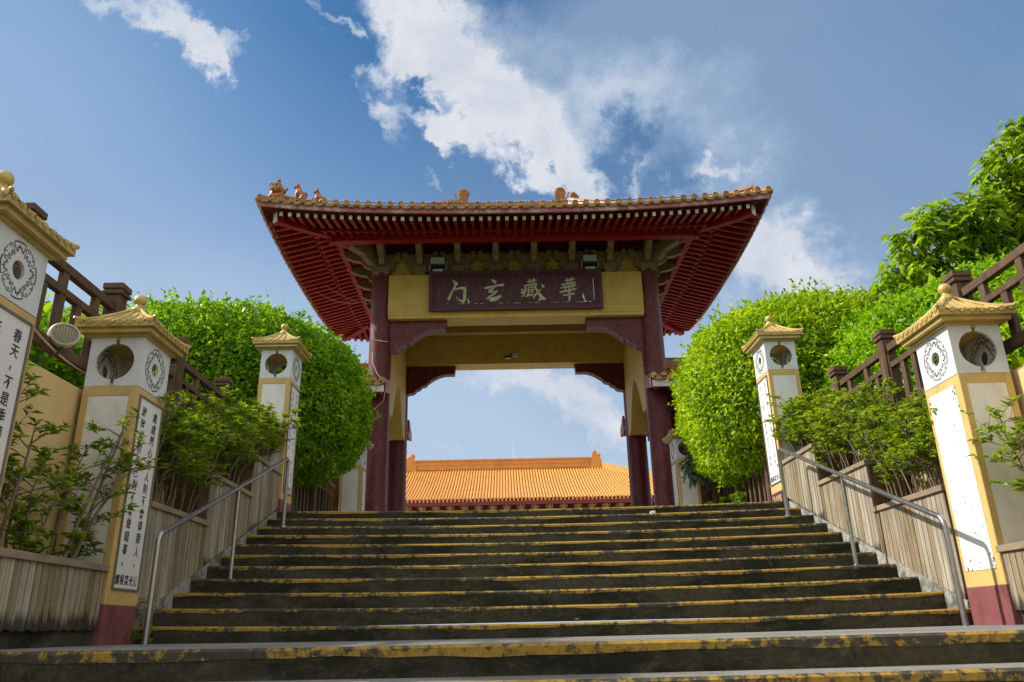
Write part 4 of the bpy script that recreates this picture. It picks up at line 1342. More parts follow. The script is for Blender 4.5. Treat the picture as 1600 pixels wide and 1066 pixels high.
# cursive characters drawn as brush strokes, unit box -.5..0.5
def strokes(cu, size, lst):
    m_ = MB()
    for stq in lst:
        m_.ribbon([(cu+u*size, 8.13+v*size, wd*size*.88) for u, v, wd in stq], smap, 0, .014)
    m_.build('character', MT['sign_letter'], sg)
S = .60
strokes(-1.50, S, [   # gate, in running script
    [(-.17, .50, .03), (-.10, .43, .10), (-.02, .33, .20), (-.05, .24, .10), (-.15, .05, .09), (-.26, -.18, .10), (-.33, -.36, .12), (-.36, -.40, .08)],
    [(-.19, .03, .06), (.0, .09, .09), (.18, .13, .11), (.33, .12, .17), (.36, .02, .15), (.34, -.18, .14), (.33, -.40, .14), (.28, -.50, .16), (.16, -.43, .09), (.05, -.40, .03)],
    [(.0, -.22, .02), (.03, -.30, .05), (.0, -.38, .02)],
])
strokes(-.55, S, [   # dark, profound
    [(-.10, .50, .04), (-.02, .44, .13), (.05, .36, .16), (.06, .30, .06)],
    [(-.42, .10, .05), (-.30, .12, .12), (-.05, .18, .09), (.22, .23, .11), (.40, .24, .13), (.42, .20, .05)],
    [(.05, .18, .05), (-.05, .08, .09), (-.20, -.02, .10), (-.24, -.08, .08), (-.05, -.07, .07), (.16, -.03, .07), (.05, -.12, .09), (-.15, -.26, .10), (-.30, -.38, .12), (-.12, -.36, .10), (.12, -.32, .10), (.26, -.26, .12), (.30, -.32, .04)],
    [(-.20, -.46, .08), (.0, -.44, .12), (.16, -.38, .12), (.22, -.30, .06)],
])
strokes(.42, S, [   # hidden, treasury
    [(-.22, .36, .05), (.0, .40, .09), (.20, .44, .08)], [(-.12, .48, .08), (-.10, .30, .07)], [(.08, .52, .08), (.05, .32, .07)],
    [(-.36, .18, .07), (-.1, .22, .09), (.16, .28, .09), (.22, .20, .05)],
    [(-.30, .18, .06), (-.28, .02, .09), (-.36, -.20, .08), (-.44, -.32, .05)],
    [(-.46, .02, .08), (-.36, -.02, .08)], [(-.50, -.14, .06), (-.36, -.10, .08)],
    [(-.16, .12, .07), (-.18, -.24, .07)], [(-.16, .10, .05), (.06, .14, .06)], [(-.16, -.02, .05), (.06, .02, .06)], [(-.17, -.12, .05), (.05, -.09, .06)], [(-.30, -.30, .07), (-.10, -.24, .08), (.06, -.20, .06)],
    [(.04, .12, .06), (.03, -.06, .06)],
    [(.06, .40, .06), (.10, .20, .09), (.18, .0, .11), (.30, -.22, .13), (.46, -.42, .17), (.56, -.44, .08)],
    [(.36, .02, .05), (.18, -.18, .09), (.02, -.36, .08)],
    [(.40, .24, .05), (.48, .14, .14), (.46, .08, .06)],
])
strokes(1.35, S, [   # flourishing
    [(-.16, .38, .06), (.04, .42, .09), (.26, .46, .08)], [(-.06, .50, .08), (-.04, .30, .07)], [(.14, .54, .08), (.10, .32, .07)],
    [(-.30, .20, .07), (.0, .26, .09), (.30, .30, .09)],
    [(-.34, .06, .06), (.0, .12, .08), (.32, .18, .08)],
    [(-.40, -.14, .07), (-.1, -.08, .10), (.20, -.02, .09), (.32, .02, .06)],
    [(-.18, .22, .06), (-.14, -.10, .07)], [(.20, .28, .06), (.16, -.04, .07)],
    [(-.26, -.28, .06), (.0, -.24, .09), (.24, -.20, .07)],
    [(.02, .30, .06), (.02, .0, .09), (.02, -.30, .10), (.0, -.54, .07)],
])
m_ = MB()
for (u, v, l, wd) in ((.62, 7.93, .16, .03), (.60, 7.86, .05, .05), (-1.2, 7.86, .14, .035), (1.72, 7.92, .20, .05), (1.76, 7.80, .04, .07)):
    m_.ribbon([(u-.02, v+l/2, .006), (u-.005, v, wd), (u+.02, v-l/2, .008)], lambda a, b, t: smap(a, b, t), 0, .004)
m_.ribbon([(1.98+.002*math.sin(k*3), 8.4-.55*k/14, .008+.006*(k % 3)) for k in range(15)], smap, 0, .005)
for k in range(34):
    u = -1.9+3.8*random.random(); 
    m_.ribbon([(u, 7.775+random.uniform(-.004, .004), .006), (u+random.uniform(.02, .1), 7.777, .008)], smap, 0, .0195)
m_.build('paint_chip', MT['scrap'], pn)

# --- floodlights over the board and small ones on the rear beam
for x, lb in ((GX-1.98, 'floodlight above the left end of the gate name board'), (GX+1.92, 'floodlight above the right end of the gate name board')):
    o = thing('floodlight', lb, 'floodlight', (x, CF-.38, 8.66), 'floodlights over the name board')
    m_ = MB(); m_.box(x-.20, x+.20, CF-.52, CF-.30, 8.82, 9.04); m_.box(x-.17, x+.17, CF-.30, CF-.22, 8.85, 9.01); m_.build('housing', MT['lamp_case'], o, bevel=.015)
    m_ = MB(); m_.box(x-.175, x+.175, CF-.527, CF-.521, 8.845, 9.02); m_.build('lens', MT['lamp_glass'], o)
    m_ = MB(); m_.box(x-.13, x+.13, CF-.46, CF-.34, 8.665, 8.72); m_.bar((x-.21, CF-.40, 8.70), (x-.21, CF-.40, 8.95), .02, .05, (0, 1, 0)); m_.bar((x+.21, CF-.40, 8.70), (x+.21, CF-.40, 8.95), .02, .05, (0, 1, 0)); m_.build('stand', MT['lightgrey'], o)
for x, z, wd, lb in ((GX+.02, 7.60, .20, 'small dark lamp under the rear gate beam'), (GX-.20, 7.50, .0, '')):
    if not lb: continue
    o = thing('beam_lamp', lb, 'lamp', (x, CR-.36, z), None)
    m_ = MB(); m_.box(x-.10, x+.10, CR-.42, CR-.315, z-.05, z+.06); m_.build('housing', MT['lightgrey'], o, bevel=.01)
    m_ = MB(); m_.box(x-.34, x-.14, CR-.44, CR-.315, z-.09, z-.03); m_.tube([(x-.24, CR-.36, z-.04), (x-.18, CR-.33, z+.02), (x-.06, CR-.33, z+.01)], .01, 6); m_.build('lamp_head', MT['lamp_case'], o, bevel=.01)
    m_ = MB(); m_.box(x-.32, x-.16, CR-.43, CR-.33, z-.097, z-.091); m_.build('lens', MT['scrap'], o)

# --- low side roofs on both flanks of the gate
for s, nm in ((-1, 'left'), (1, 'right')):
    o = thing('side_gate_roof', 'low tiled side roof reaching out from the %s columns of the gate' % nm, 'side roof', (GX+s*6, GY, TOPZ))
    xi, xo = GX+s*3.16, GX+s*8.6
    ya, yb = 17.72, 22.9
    ym = (ya+yb)/2
    ZS = 5.62
    def sz(y): 
        d = min(y-ya, yb-y)
        return ZS+.26*d+.05*d*d
    m_ = MB(); nseg = 16
    ys = [ya+(yb-ya)*k/nseg for k in range(nseg+1)]
    def slab(mb, x0, x1, yy, t0, t1):
        for a, b in zip(yy[:-1], yy[1:]):
            mb.prism([(a, sz(a)+t0), (b, sz(b)+t0), (b, sz(b)+t1), (a, sz(a)+t1)], 'x', *sorted((x0, x1)))
    xin = GX+s*3.76
    slab(m_, xin, xo, ys, -.06, .03)
    yy = [ya, ya+.25, ya+.47]; slab(m_, xi, xin, yy, -.06, .03)
    yy = [yb-.55, yb-.25, yb]; slab(m_, xi, xin, yy, -.06, .03)
    rf = m_.build('roof', MT['tile'], o)
    m_ = MB(); e = d2 = m_
    n = int(abs(xo-xi)/.24)
    for k in range(n+1):
        x = xi+s*(.07+.24*k)
        full = abs(x-GX) > 3.80
        for (y0, sg_) in ((ya, 1), (yb, -1)):
            lim = (ym-ya) if full else .46
            half_tube(m_, [(x, y0+sg_*(-.03+lim*i/6), sz(y0+sg_*max(0, lim*i/6))+.035) for i in range(7)], .068)
            e.tube([(x, y0-sg_*.06, ZS+.045), (x, y0+sg_*.02, ZS+.045)], .078, 14)
            xx = x+s*.12
            d2.prism([(xx-.11, ZS+.03)]+[(xx+.11*math.cos(math.pi+math.pi*i/8), ZS-.01-.07*math.sin(math.pi*i/8)) for i in range(9)]+[(xx+.11, ZS+.03)], 'y', y0-sg_*.05-.01, y0-sg_*.05+.01)
    m_.build('tile_rows', MT['tile'], rf, smooth=True)
    m_ = MB()
    for y0, sg_ in ((ya, 1), (yb, -1)):
        m_.box(*sorted((xi, xo)), *sorted((y0, y0+sg_*.06)), ZS-.22, ZS-.065)
    m_.build('fascia', MT['rafter_end'], o)
    m_ = MB()   # bargeboards at the inner ends
    for y0, sg_ in ((ya, 1), (yb, -1)):
        m_.prism([(y0+sg_*.0, ZS-.24), (y0+sg_*.62, ZS-.10), (y0+sg_*.62, ZS+.26), (y0+sg_*.3, ZS+.10), (y0, ZS-.02)], 'x', *sorted((xi-s*.03, xi+s*.03)))
    m_.build('bargeboard', MT['fascia'], o)
    m_ = MB()
    k = 0; x = xi+s*.16
    while abs(x-GX) < 8.5:
        for y0, sg_ in ((ya, 1), (yb, -1)):
            m_.bar((x, y0+sg_*.10, ZS-.22), (x, y0+sg_*(.46 if abs(x-GX) < 3.8 else 1.2), ZS-.10 if abs(x-GX) < 3.8 else ZS+.15), .09, .10)
        x += s*.3
    m_.build('rafters', MT['red'], o)
    m_ = MB()
    for y0 in (ya+.95, yb-.95):
        m_.box(*sorted((GX+s*3.78, xo-s*.3)), y0-.12, y0+.12, 5.05, 5.60)
        m_.lathe([(.2, 0), (.2, 3.5)], (xo-s*.6, y0, TOPZ), 20)
    m_.box(*sorted((GX+s*3.8, xo-s*.5)), ym-.08, ym+.08, TOPZ-.05, 6.2)
    m_.build('wall_and_posts', MT['burgundy'], o)
    m_ = MB()
    m_.box(*sorted((xin, xo)), ym-.13, ym+.13, sz(ym)-.02, sz(ym)+.26); m_.tube([(xin, ym, sz(ym)+.28), (xo, ym, sz(ym)+.28)], .08, 10)
    m_.build('ridge', MT['ridge'], rf)

# ------------------------------------------------------------------ great hall beyond
hall = thing('great_hall', 'long temple hall with a bright orange hipped roof seen through the gate', 'temple hall', (-.5, 64, TOPZ))
HZ, HY0, HY1 = 9.35, 60.0, 70.0
HX0, HX1 = -21.0, 19.6
RX0, RX1, RZ = -9.1, 8.1, 13.55
def hz_(t): return HZ+(RZ-HZ)*(.80*t+.20*t*t)
m_ = MB(); NN = 10
vs = []; fs = []
for j in range(NN+1):
    t = j/NN
    xa = HX0+(RX0-HX0)*(1-(1-t)**1.0); xb = HX1+(RX1-HX1)*t
    vs += [(xa, HY0+(HY1-HY0)*t, hz_(t)), (xb, HY0+(HY1-HY0)*t, hz_(t)), (xb, HY1*2-HY0-(HY1-HY0)*t, hz_(t)), (xa, HY1*2-HY0-(HY1-HY0)*t, hz_(t))]
for j in range(NN):
    for k in range(4):
        fs.append((j*4+k, j*4+(k+1) % 4, (j+1)*4+(k+1) % 4, (j+1)*4+k))
m_.add(vs, fs)
hr = m_.build('roof', MT['hall_tile_base'], hall)
m_ = MB(); x = HX0+.15
while x < HX1:
    tm = 1.0
    if x < RX0: tm = (x-HX0)/(RX0-HX0)
    if x > RX1: tm = (HX1-x)/(HX1-RX1)
    if tm > .05:
        half_tube(m_, [(x, HY0-.05+(HY1-HY0)*tm*i/8, hz_(tm*i/8)+.015) for i in range(9)], .085)
    x += .24
m_.build('tile_rows', MT['hall_tile'], hr, smooth=True)
m_ = MB()
m_.box(RX0, RX1, HY1-.25, HY1+.25, RZ-.05, RZ+.78); m_.box(RX0-.1, RX1+.1, HY1-.34, HY1+.34, RZ+.78, RZ+.92)
m_.box(RX0-.1, RX1+.1, HY1-.32, HY1+.32, RZ+.02, RZ+.10); m_.box(RX0-.1, RX1+.1, HY1-.30, HY1+.30, RZ+.42, RZ+.48)
for sx, xr, xe in ((-1, RX0, HX0), (1, RX1, HX1)):
    pts = [(xr+(xe-xr)*(1-k/10), HY0+(HY1-HY0)*k/10, hz_(k/10)+.28) for k in range(11)]
    for a, b in zip(pts[:-1], pts[1:]): m_.bar(a, b, .35, .55)
m_.build('ridge', MT['hall_tile'], hr)
for sx, xr in ((-1, RX0), (1, RX1)):
    m_ = MB(); b = xr-sx*.3
    m_.prism([(b-.5*sx, RZ-.1), (b+.5*sx, RZ-.1), (b+.55*sx, RZ+.5), (b+sx*.45, RZ+.85), (b+sx*.30, RZ+1.2), (b-.05*sx, RZ+1.1), (b-.35*sx, RZ+.9)], 'y', HY1-.4, HY1+.4)
    curl(m_, (b-sx*.05, HY1-.3, RZ+1.25), -sx, .22, .11)
    m_.ball((b+sx*.35, HY1, RZ+1.15), .2, 8); m_.ball((b+sx*.5, HY1, RZ+.7), .14, 8)
    m_.tube([(b+sx*.4, HY1, RZ+1.1), (b+sx*.42, HY1, RZ+2.0)], .025, 5); m_.ball((b+sx*.42, HY1, RZ+1.85), .06, 6)
    m_.build('ridge_ornament', MT['hall_tile'], hr, smooth=True)
m_ = MB(); m_.box(HX0+.1, HX1-.1, HY0+.0, HY0+.18, HZ-.42, HZ-.10); m_.box(HX0+1, HX1-1, HY0+1.4, HY0+1.6, HZ-1.6, HZ-.1); m_.build('eave_board', MT['hall_red'], hall)
m_ = MB(); x = HX0+.2
while x < HX1-.1:
    m_.box(x, x+.14, HY0-.08, HY0+.02, HZ-.16, HZ+.12); x += .30
m_.build('eave_tiles', MT['hall_tile'], hr)
m_ = MB(); x = HX0+1.1
while x < HX1-1:
    m_.box(x-.22, x+.22, HY0+.6, HY0+1.35, HZ-.75, HZ-.42); m_.box(x-.30, x+.30, HY0+.35, HY0+1.35, HZ-.55, HZ-.43); m_.box(x-.16, x+.16, HY0+.8, HY0+1.36, HZ-1.2, HZ-.75)
    m_.tube([(x, HY0+.62, HZ-.7), (x, HY0+.3, HZ-.5), (x, HY0+.12, HZ-.44)], [.13, .12, .08], 6)
    x += 1.09
m_.build('eave_brackets', MT['hall_bracket'], hall)
m_ = MB(); m_.box(HX0+1, HX1-1, HY0+1.7, 2*HY1-HY0-1.7, TOPZ-.05, HZ-.7); m_.build('wall', MT['hall_red'], hall)
m_ = MB(); x = HX0+1.1+.545
while x < HX1-1.5:
    m_.box(x-.38, x+.38, HY0+1.62, HY0+1.69, HZ-2.2, HZ-.85); x += 1.09
m_.build('window', MT['hall_glass'], hall)
m_ = MB(); m_.box(HX0+1, HX1-1, HY0+1.45, HY0+1.68, HZ-.80, HZ-.60); m_.build('lintel', MT['hall_bracket'], hall)
m_ = MB(); m_.tube([(.45, HY1, RZ+.8), (.45, HY1, RZ+2.3)], [.03, .02], 6); m_.ball((.45, HY1, RZ+2.35), .09, 8); m_.build('lightning_rod', MT['scrap'], hall)
# side hall further right
o = thing('side_hall', 'smaller orange tiled hall glimpsed under the right hedge', 'temple hall', (19.5, 62, TOPZ))
m_ = MB(); m_.prism([(58.5, 9.2), (62, 11.6), (65.5, 9.2)], 'x', 16.6, 27); r_ = m_.build('roof', MT['hall_tile'], o)
m_ = MB(); m_.box(17, 26.5, 59.2, 64.8, TOPZ-.05, 9.25); m_.build('wall', MT['ywall'], o)
m_ = MB(); m_.prism([(58.4, 9.15), (62, 11.75), (65.6, 9.15), (65.6, 9.5), (62, 12.2), (58.4, 9.5)], 'x', 16.3, 16.75); m_.build('verge', MT['hall_tile'], r_)

# ------------------------------------------------------------------ timber fences on the banks
def fence(s, posts, label):
    o = thing('timber_fence', label, 'fence', (s*4.12, 8, 2.0), 'timber fences above the stairs')
    X = s*4.12
    for y in posts:
        zb = 2.0 if y < 11.7 else 1.60
        m_ = MB()
        m_.box(X-.075, X+.075, y-.075, y+.075, zb, 3.16)
        m_.box(X-.045, X+.045, y-.085, y-.070, zb+.25, 2.95); m_.box(X-.085, X-.07, y-.045, y+.045, zb+.25, 2.95); m_.box(X+.07, X+.085, y-.045, y+.045, zb+.25, 2.95)
        po = m_.build('post', MT['fence'], o, bevel=.008)
        m_ = MB(); m_.box(X-.098, X+.098, y-.098, y+.098, 3.16, 3.20); m_.box(X-.085, X+.085, y-.085, y+.085, 3.20, 3.215); m_.box(X-.098, X+.098, y-.098, y+.098, 3.215, 3.275)
        m_.build('cap', MT['fence'], po, bevel=.012)
    for a, b in zip(posts[:-1], posts[1:]):
        low = 2.34 if b < 11.8 else 1.82
        rl = MB()
        rl.box(X-.035, X+.035, a+.075, b-.075, 3.00, 3.08)
        rl.build('top_rail', MT['fence'], o, bevel=.006)
        rl = MB(); rl.box(X-.032, X+.032, a+.075, b-.075, 2.80, 2.865); rl.build('middle_rail', MT['fence'], o, bevel=.006)
        rl = MB(); rl.box(X-.04, X+.04, a+.075, b-.075, low-.05, low+.045); rl.build('bottom_rail', MT['fence'], o, bevel=.006)
        n = max(4, int(round((b-a-.15)/.26)))
        for k in range(1, n):
            y = a+.075+(b-a-.15)*k/n
            tall = k % 2 == 0
            m_ = MB(); m_.box(X-.026, X+.026, y-.042, y+.042, low+.045, 2.80)
            if tall: m_.box(X-.026, X+.026, y-.042, y+.042, 2.865, 3.00)
            m_.build('baluster', MT['fence'], o, bevel=.005)
fence(-1, [2.45, 3.95, 5.45, 6.95, 8.45, 9.97, 11.5, 13.2, 15.08, 17.18, 19.45], 'dark brown timber fence on the left bank, a round wall speaker fixed to it')
fence(1, [2.45, 3.95, 5.45, 7.0, 8.6, 9.97, 11.6, 13.2, 14.95, 16.63, 18.42, 19.1], 'dark brown timber fence on the right bank below the leafy tree')

# oval speaker clipped to the left fence
o = thing('speaker', 'round cream loudspeaker with a slotted front fixed to the left fence', 'speaker', (-4.03, 6.08, 2.43))
def sp_pt(a, r, dep):
    ax = Vector((.62, -.78, -.06)).normalized(); u = Vector((.78, .62, 0)).normalized(); v = ax.cross(u)*-1
    c = Vector((-4.02, 6.06, 2.43))
    return c+ax*dep+u*math.cos(a)*r*1.22+v*math.sin(a)*r
def sp_lathe(mb, prof, n=28):
    vs = [sp_pt(2*math.pi*k/n, r, d) for r, d in prof for k in range(n)]
    fs = [(i*n+k, i*n+(k+1) % n, (i+1)*n+(k+1) % n, (i+1)*n+k) for i in range(len(prof)-1) for k in range(n)]
    fs.append(tuple((len(prof)-1)*n+k for k in range(n)))
    mb.add(vs, fs)
m_ = MB(); sp_lathe(m_, [(.05, -.12), (.085, -.11), (.098, -.05), (.100, .02), (.092, .045), (.080, .048), (.076, .035)]); m_.build('housing', MT['cream'], o, smooth=True)
m_ = MB()
for k in range(9):
    u0 = -.078+.0185*k; 
    hh = math.sqrt(max(0, .078**2-(u0+.005)**2))
    if hh < .01: continue
    ax = Vector((.62, -.78, -.06)).normalized(); u = Vector((.78, .62, 0)).normalized(); v = Vector((0, 0, 1))
    c = Vector((-4.02, 6.06, 2.43))+ax*.040+u*(u0+.005)*1.22
    m_.bar(c-v*hh, c+v*hh, .011, .010, tuple(ax))
m_.build('grille', MT['grille'], o)
m_ = MB(); m_.tube([(-4.06, 6.12, 2.33), (-4.02, 6.06, 2.31), (-4.0, 5.98, 2.24)], .012, 6); m_.tube([(-4.0, 5.98, 2.24), (-3.99, 5.85, 2.16), (-3.98, 5.70, 2.09)], .007, 6); m_.build('cable', MT['black'], o)
m_ = MB(); m_.tube(sagline((-4.06, 5.5, 2.42), (-4.05, 6.9, 2.28), .09), .008, 6)
tag(m_.build('loose_wire', MT['pale_cable'], None, origin=(-4.05, 6.2, 2.3)), 'pale wire drooping along the foot of the left fence', 'wire')

# ------------------------------------------------------------------ foliage
def unit(a): return a/np.maximum(np.linalg.norm(a, axis=1, keepdims=True), 1e-9)

def leaf_arrays(P, D, N, L, Wd, bend=.12):
    """one pointed, slightly folded leaf per row"""
    D = unit(D); S = unit(np.cross(D, N)); N2 = np.cross(S, D)
    L = L[:, None]; Wd = Wd[:, None]
    m1 = P+D*L*.42+S*Wd*.5+N2*L*bend
    m2 = P+D*L*.42-S*Wd*.5+N2*L*bend
    tip = P+D*L-N2*L*bend*.6
    V = np.stack([P, m1, tip, m2], 1).reshape(-1, 3)
    F = np.arange(len(V)).reshape(-1, 4)
    return V, F

def wob(P, f, seed):
    """cheap smooth noise"""
    r = np.random.default_rng(seed); s = np.zeros(len(P))
    for k in range(7):
        d = r.normal(size=3); d /= np.linalg.norm(d)
        s += np.sin(P@d*f*(1+.35*k)+r.uniform(0, 6.28))/(1+.35*k)
    return s/3.0

def sq_dirs(n, seed, rng):
    d = unit(rng.normal(size=(n, 3)))
    return d

def hedge(label, cx, cy, cz, hx, hy, hz, n, leaf, seed, e=3.2, name='clipped_tree', cat='tree', L=.10, trunks=3, ground=1.65, topround=1.0, matname='hedge_sun', group='clipped trees flanking the gate'):
    rng = np.random.default_rng(seed)
    o = thing(name, label, cat, (cx, cy, ground), group)
    C_ = np.array([cx, cy, cz]); H = np.array([hx, hy, hz])
    def surf(d):
        r = (np.abs(d)**e).sum(1)**(-1/e)
        return d*r[:, None]*H
    def shell(n_, depth):
        # area-uniform directions of the box-like shape
        q = rng.normal(size=(n_, 3))*H
        d = unit(q/H*np.array([1, 1, 1]))
        P = surf(d)
        nr = unit((np.abs(d)**(e-1))*np.sign(d)/H)
        b = .10*wob(P, 1.7, seed)+.06*wob(P, 5.5, seed+1)+.03*wob(P, 13.0, seed+2)
        P = P+nr*(b-depth)[:, None]
        return P, nr
    d1 = np.abs(rng.normal(0, .10, n)); d1[rng.random(n) < .3] += rng.uniform(0, .35, (1,))
    P, nr = shell(n, d1)
    keep = (P[:, 2] > -hz*.97)
    P, nr = P[keep], nr[keep]; n1 = len(P)
    N = unit(nr*1.2+rng.normal(0, .45, (n1, 3))+np.array([0, 0, .45]))
    D = unit(rng.normal(0, .8, (n1, 3))+nr*.55+np.array([0, 0, -.25]))
    LL = L*.92*rng.uniform(.6, 1.25, n1)
    V, F = leaf_arrays(P+C_, D, N, LL, LL*rng.uniform(.42, .58, n1))
    # loose shoots breaking the clipped outline
    ns_ = int(n*.012)
    Q, nq = shell(ns_, np.zeros(ns_))
    k2 = (Q[:, 2] > hz*.05) | (rng.random(ns_) < .35)
    Q, nq = Q[k2], nq[k2]
    VS, FS = [V], [F]; base = len(V)
    dirs = unit(nq*.8+np.array([0, 0, .7])+rng.normal(0, .3, Q.shape))
    ln = rng.uniform(.06, .26, len(Q))
    for q in range(7):
        f_ = (q+1)/7
        PP = Q+dirs*(ln*f_)[:, None]
        DD = unit(dirs*.5+rng.normal(0, .7, Q.shape)); NN = unit(rng.normal(0, .5, Q.shape)+np.array([0, 0, 1.]))
        l2 = L*rng.uniform(.6, 1.1, len(Q))
        v, f = leaf_arrays(PP+C_, DD, NN, l2, l2*.5)
        VS.append(v); FS.append(f+base); base += len(v)
    np_mesh('crown', np.concatenate(VS), np.concatenate(FS), MT[matname], o)
    # inner twig mass that closes the view through the crown
    tw = MB()
    r_ = random.Random(seed)
    for k in range(int(90*hx*hy/6)):
        d = Vector((r_.gauss(0, 1), r_.gauss(0, 1), r_.gauss(0, .8)))
        a = Vector((cx+r_.uniform(-.55, .55)*hx, cy+r_.uniform(-.55, .55)*hy, cz+r_.uniform(-.8, .3)*hz))
        dd = d.normalized()
        s = (abs(dd.x)**e+abs(dd.y)**e+abs(dd.z)**e)**(-1/e)
        b = Vector((cx+dd.x*s*hx*.93, cy+dd.y*s*hy*.93, cz+dd.z*s*hz*.93))
        mid = a.lerp(b, .5)+Vector((r_.uniform(-.2, .2), r_.uniform(-.2, .2), r_.uniform(-.1, .2)))
        tw.tube([a, mid, b], [.03, .018, .007], 5)
    tw.build('twigs', MT['trunk'], o)
    g_ = int(n*.45)
    Pi = rng.uniform(-1, 1, (g_, 3)); Pi = Pi[(np.abs(Pi)**e).sum(1) < .78]*H
    v, f = leaf_arrays(Pi+C_, rng.normal(size=Pi.shape), unit(rng.normal(size=Pi.shape)), np.full(len(Pi), L*2.6), np.full(len(Pi), L*1.5))
    np_mesh('inner_foliage', v, f, MT[matname], o)
    for k in range(trunks):
        a = (k+.5)/trunks
        tx, ty = cx+(r_.uniform(-.45, .45))*hx, cy-hy*.7+1.4*hy*a
        m_ = MB()
        pts = [(tx, ty, ground-.1), (tx+r_.uniform(-.1, .1), ty, ground+(cz-hz-ground)*.6), (tx+r_.uniform(-.2, .2), ty+r_.uniform(-.2, .2), cz-hz*.4), (tx+r_.uniform(-.4, .4), ty, cz)]
        m_.tube(pts, [.15, .12, .10, .06], 10)
        for q in range(5):
            ang = r_.uniform(0, 6.28)
            p0 = Vector(pts[1]).lerp(Vector(pts[2]), r_.random())
            m_.tube([p0, p0+Vector((math.cos(ang)*.5, math.sin(ang)*.5, .4)), p0+Vector((math.cos(ang)*1.1, math.sin(ang)*1.1, .7))], [.06, .045, .025], 7)
        m_.build('trunk', MT['trunk'], o, smooth=True)
    return o

hedge('broad clipped tree with a rounded end just left of the gate', -5.62, 14.0, 4.04, 2.66, 2.6, 1.58, 76000, .1, 21, 2.55, trunks=3, matname='hedge_deep')
hedge('clipped tree behind the lantern pillars and fence on the far left', -8.1, 12.6, 3.50, 3.2, 2.3, 1.58, 42000, .1, 22, 3.0, trunks=2, ground=1.88, matname='hedge_deep')
hedge('rounded sunlit clipped tree just right of the gate', 5.30, 14.4, 4.12, 2.28, 2.4, 1.80, 72000, .1, 23, 2.5, trunks=3, matname='hedge_sun')
hedge('darker clipped tree behind the right fence, left of the leafy tree', 7.15, 11.2, 3.45, 2.35, 2.5, 1.32, 42000, .1, 24, 3.0, trunks=2, ground=1.88, matname='hedge_deep')
hedge('low clipped bush behind the near end of the right fence', 6.3, 7.6, 2.7, 1.5, 1.5, .80, 14000, .1, 25, 2.8, trunks=2, ground=1.88, matname='hedge_sun', name='clipped_bush', cat='bush')
hedge('low clipped bush behind the near end of the left fence', -6.2, 8.2, 2.62, 1.7, 2.2, .74, 16000, .1, 26, 2.8, trunks=2, ground=1.88, matname='hedge_deep', name='clipped_bush', cat='bush')

def branchy_tree(label, base, lobes, seed, L, matname, per, name='leafy_tree', cat='tree', group=None, droop=.9, trunk_r=.16):
    """trunk and limbs to a set of leaf lobes (x, y, z, r); leaves hang in tufts at twig ends"""
    r_ = random.Random(seed); rng = np.random.default_rng(seed)
    o = thing(name, label, cat, base, group)
    m_ = MB(); bx, by, bz = base
    hub = Vector((sum(l[0] for l in lobes)/len(lobes), sum(l[1] for l in lobes)/len(lobes), min(l[2] for l in lobes)-.3))
    top = Vector((bx, by, bz)).lerp(hub, .75)
    m_.tube([(bx, by, bz-.2), Vector((bx, by, bz)).lerp(top, .5)+Vector((.08, 0, 0)), top], [trunk_r, trunk_r*.8, trunk_r*.6], 10)
    m_.build('trunk', MT['trunk'], o, smooth=True)
    lm = MB(); VS, FS, base_i = [], [], 0
    for (x, y, z, R) in lobes:
        c = Vector((x, y, z))
        lm.tube([top, top.lerp(c, .5)+Vector((r_.uniform(-.3, .3), r_.uniform(-.3, .3), .25)), c], [trunk_r*.5, trunk_r*.3, .03], 7)
        nt = int(per*R*R)
        d = unit(rng.normal(size=(nt, 3)))
        rr = R*rng.random(nt)**.42
        T = d*rr[:, None]*np.array([1, 1, .82])+np.array(c)
        T += .25*R*np.stack([wob(T, 2.2, seed+3), wob(T, 2.2, seed+4), wob(T, 2.2, seed+5)], 1)
        for k in range(0, nt, 9):
            p = Vector(T[k]); lm.tube([c.lerp(p, .15), c.lerp(p, .6)+Vector((0, 0, .08)), p], [.022, .014, .006], 5)
        for q in range(9):
            a = rng.uniform(0, 6.28, nt)
            D = np.stack([np.cos(a), np.sin(a), -droop*rng.uniform(.3, 1.4, nt)], 1)+d*.35
            N = np.stack([np.cos(a)*.5, np.sin(a)*.5, np.ones(nt)], 1)+rng.normal(0, .3, (nt, 3))
            l2 = L*rng.uniform(.7, 1.25, nt)
            v, f = leaf_arrays(T+rng.normal(0, .05, T.shape), D, N, l2, l2*rng.uniform(.24, .34, nt), .10)
            VS.append(v); FS.append(f+base_i); base_i += len(v)
    lm.build('limbs', MT['trunk'], o, smooth=True)
    np_mesh('crown', np.concatenate(VS), np.concatenate(FS), MT[matname], o)
    return o
branchy_tree('tall loose tree with long drooping leaves behind the right fence', (9.4, 12.6, 1.88), [
    (9.5, 12.2, 6.80, 1.25), (8.3, 12.1, 6.35, .85), (7.35, 12.0, 6.65, .52), (7.85, 12.0, 6.60, .45), (6.75, 12.0, 6.25, .42), (7.2, 12.2, 5.80, .62), (6.4, 12.0, 5.60, .42), (6.0, 12.0, 4.95, .30), (7.5, 12.2, 4.95, .8), (8.6, 11.8, 5.10, 1.0),
    (8.75, 12.0, 7.65, .55), (9.3, 12.1, 8.05, .60), (8.9, 12.2, 7.10, .5), (9.6, 12.3, 8.60, .50), (10.2, 12.0, 8.30, .8), (10.6, 12.3, 6.90, 1.4), (10.2, 11.8, 5.30, 1.3), (10.9, 12.4, 8.90, .9), (9.6, 10.8, 4.40, 1.1)], 31, .25, 'tree', 165)
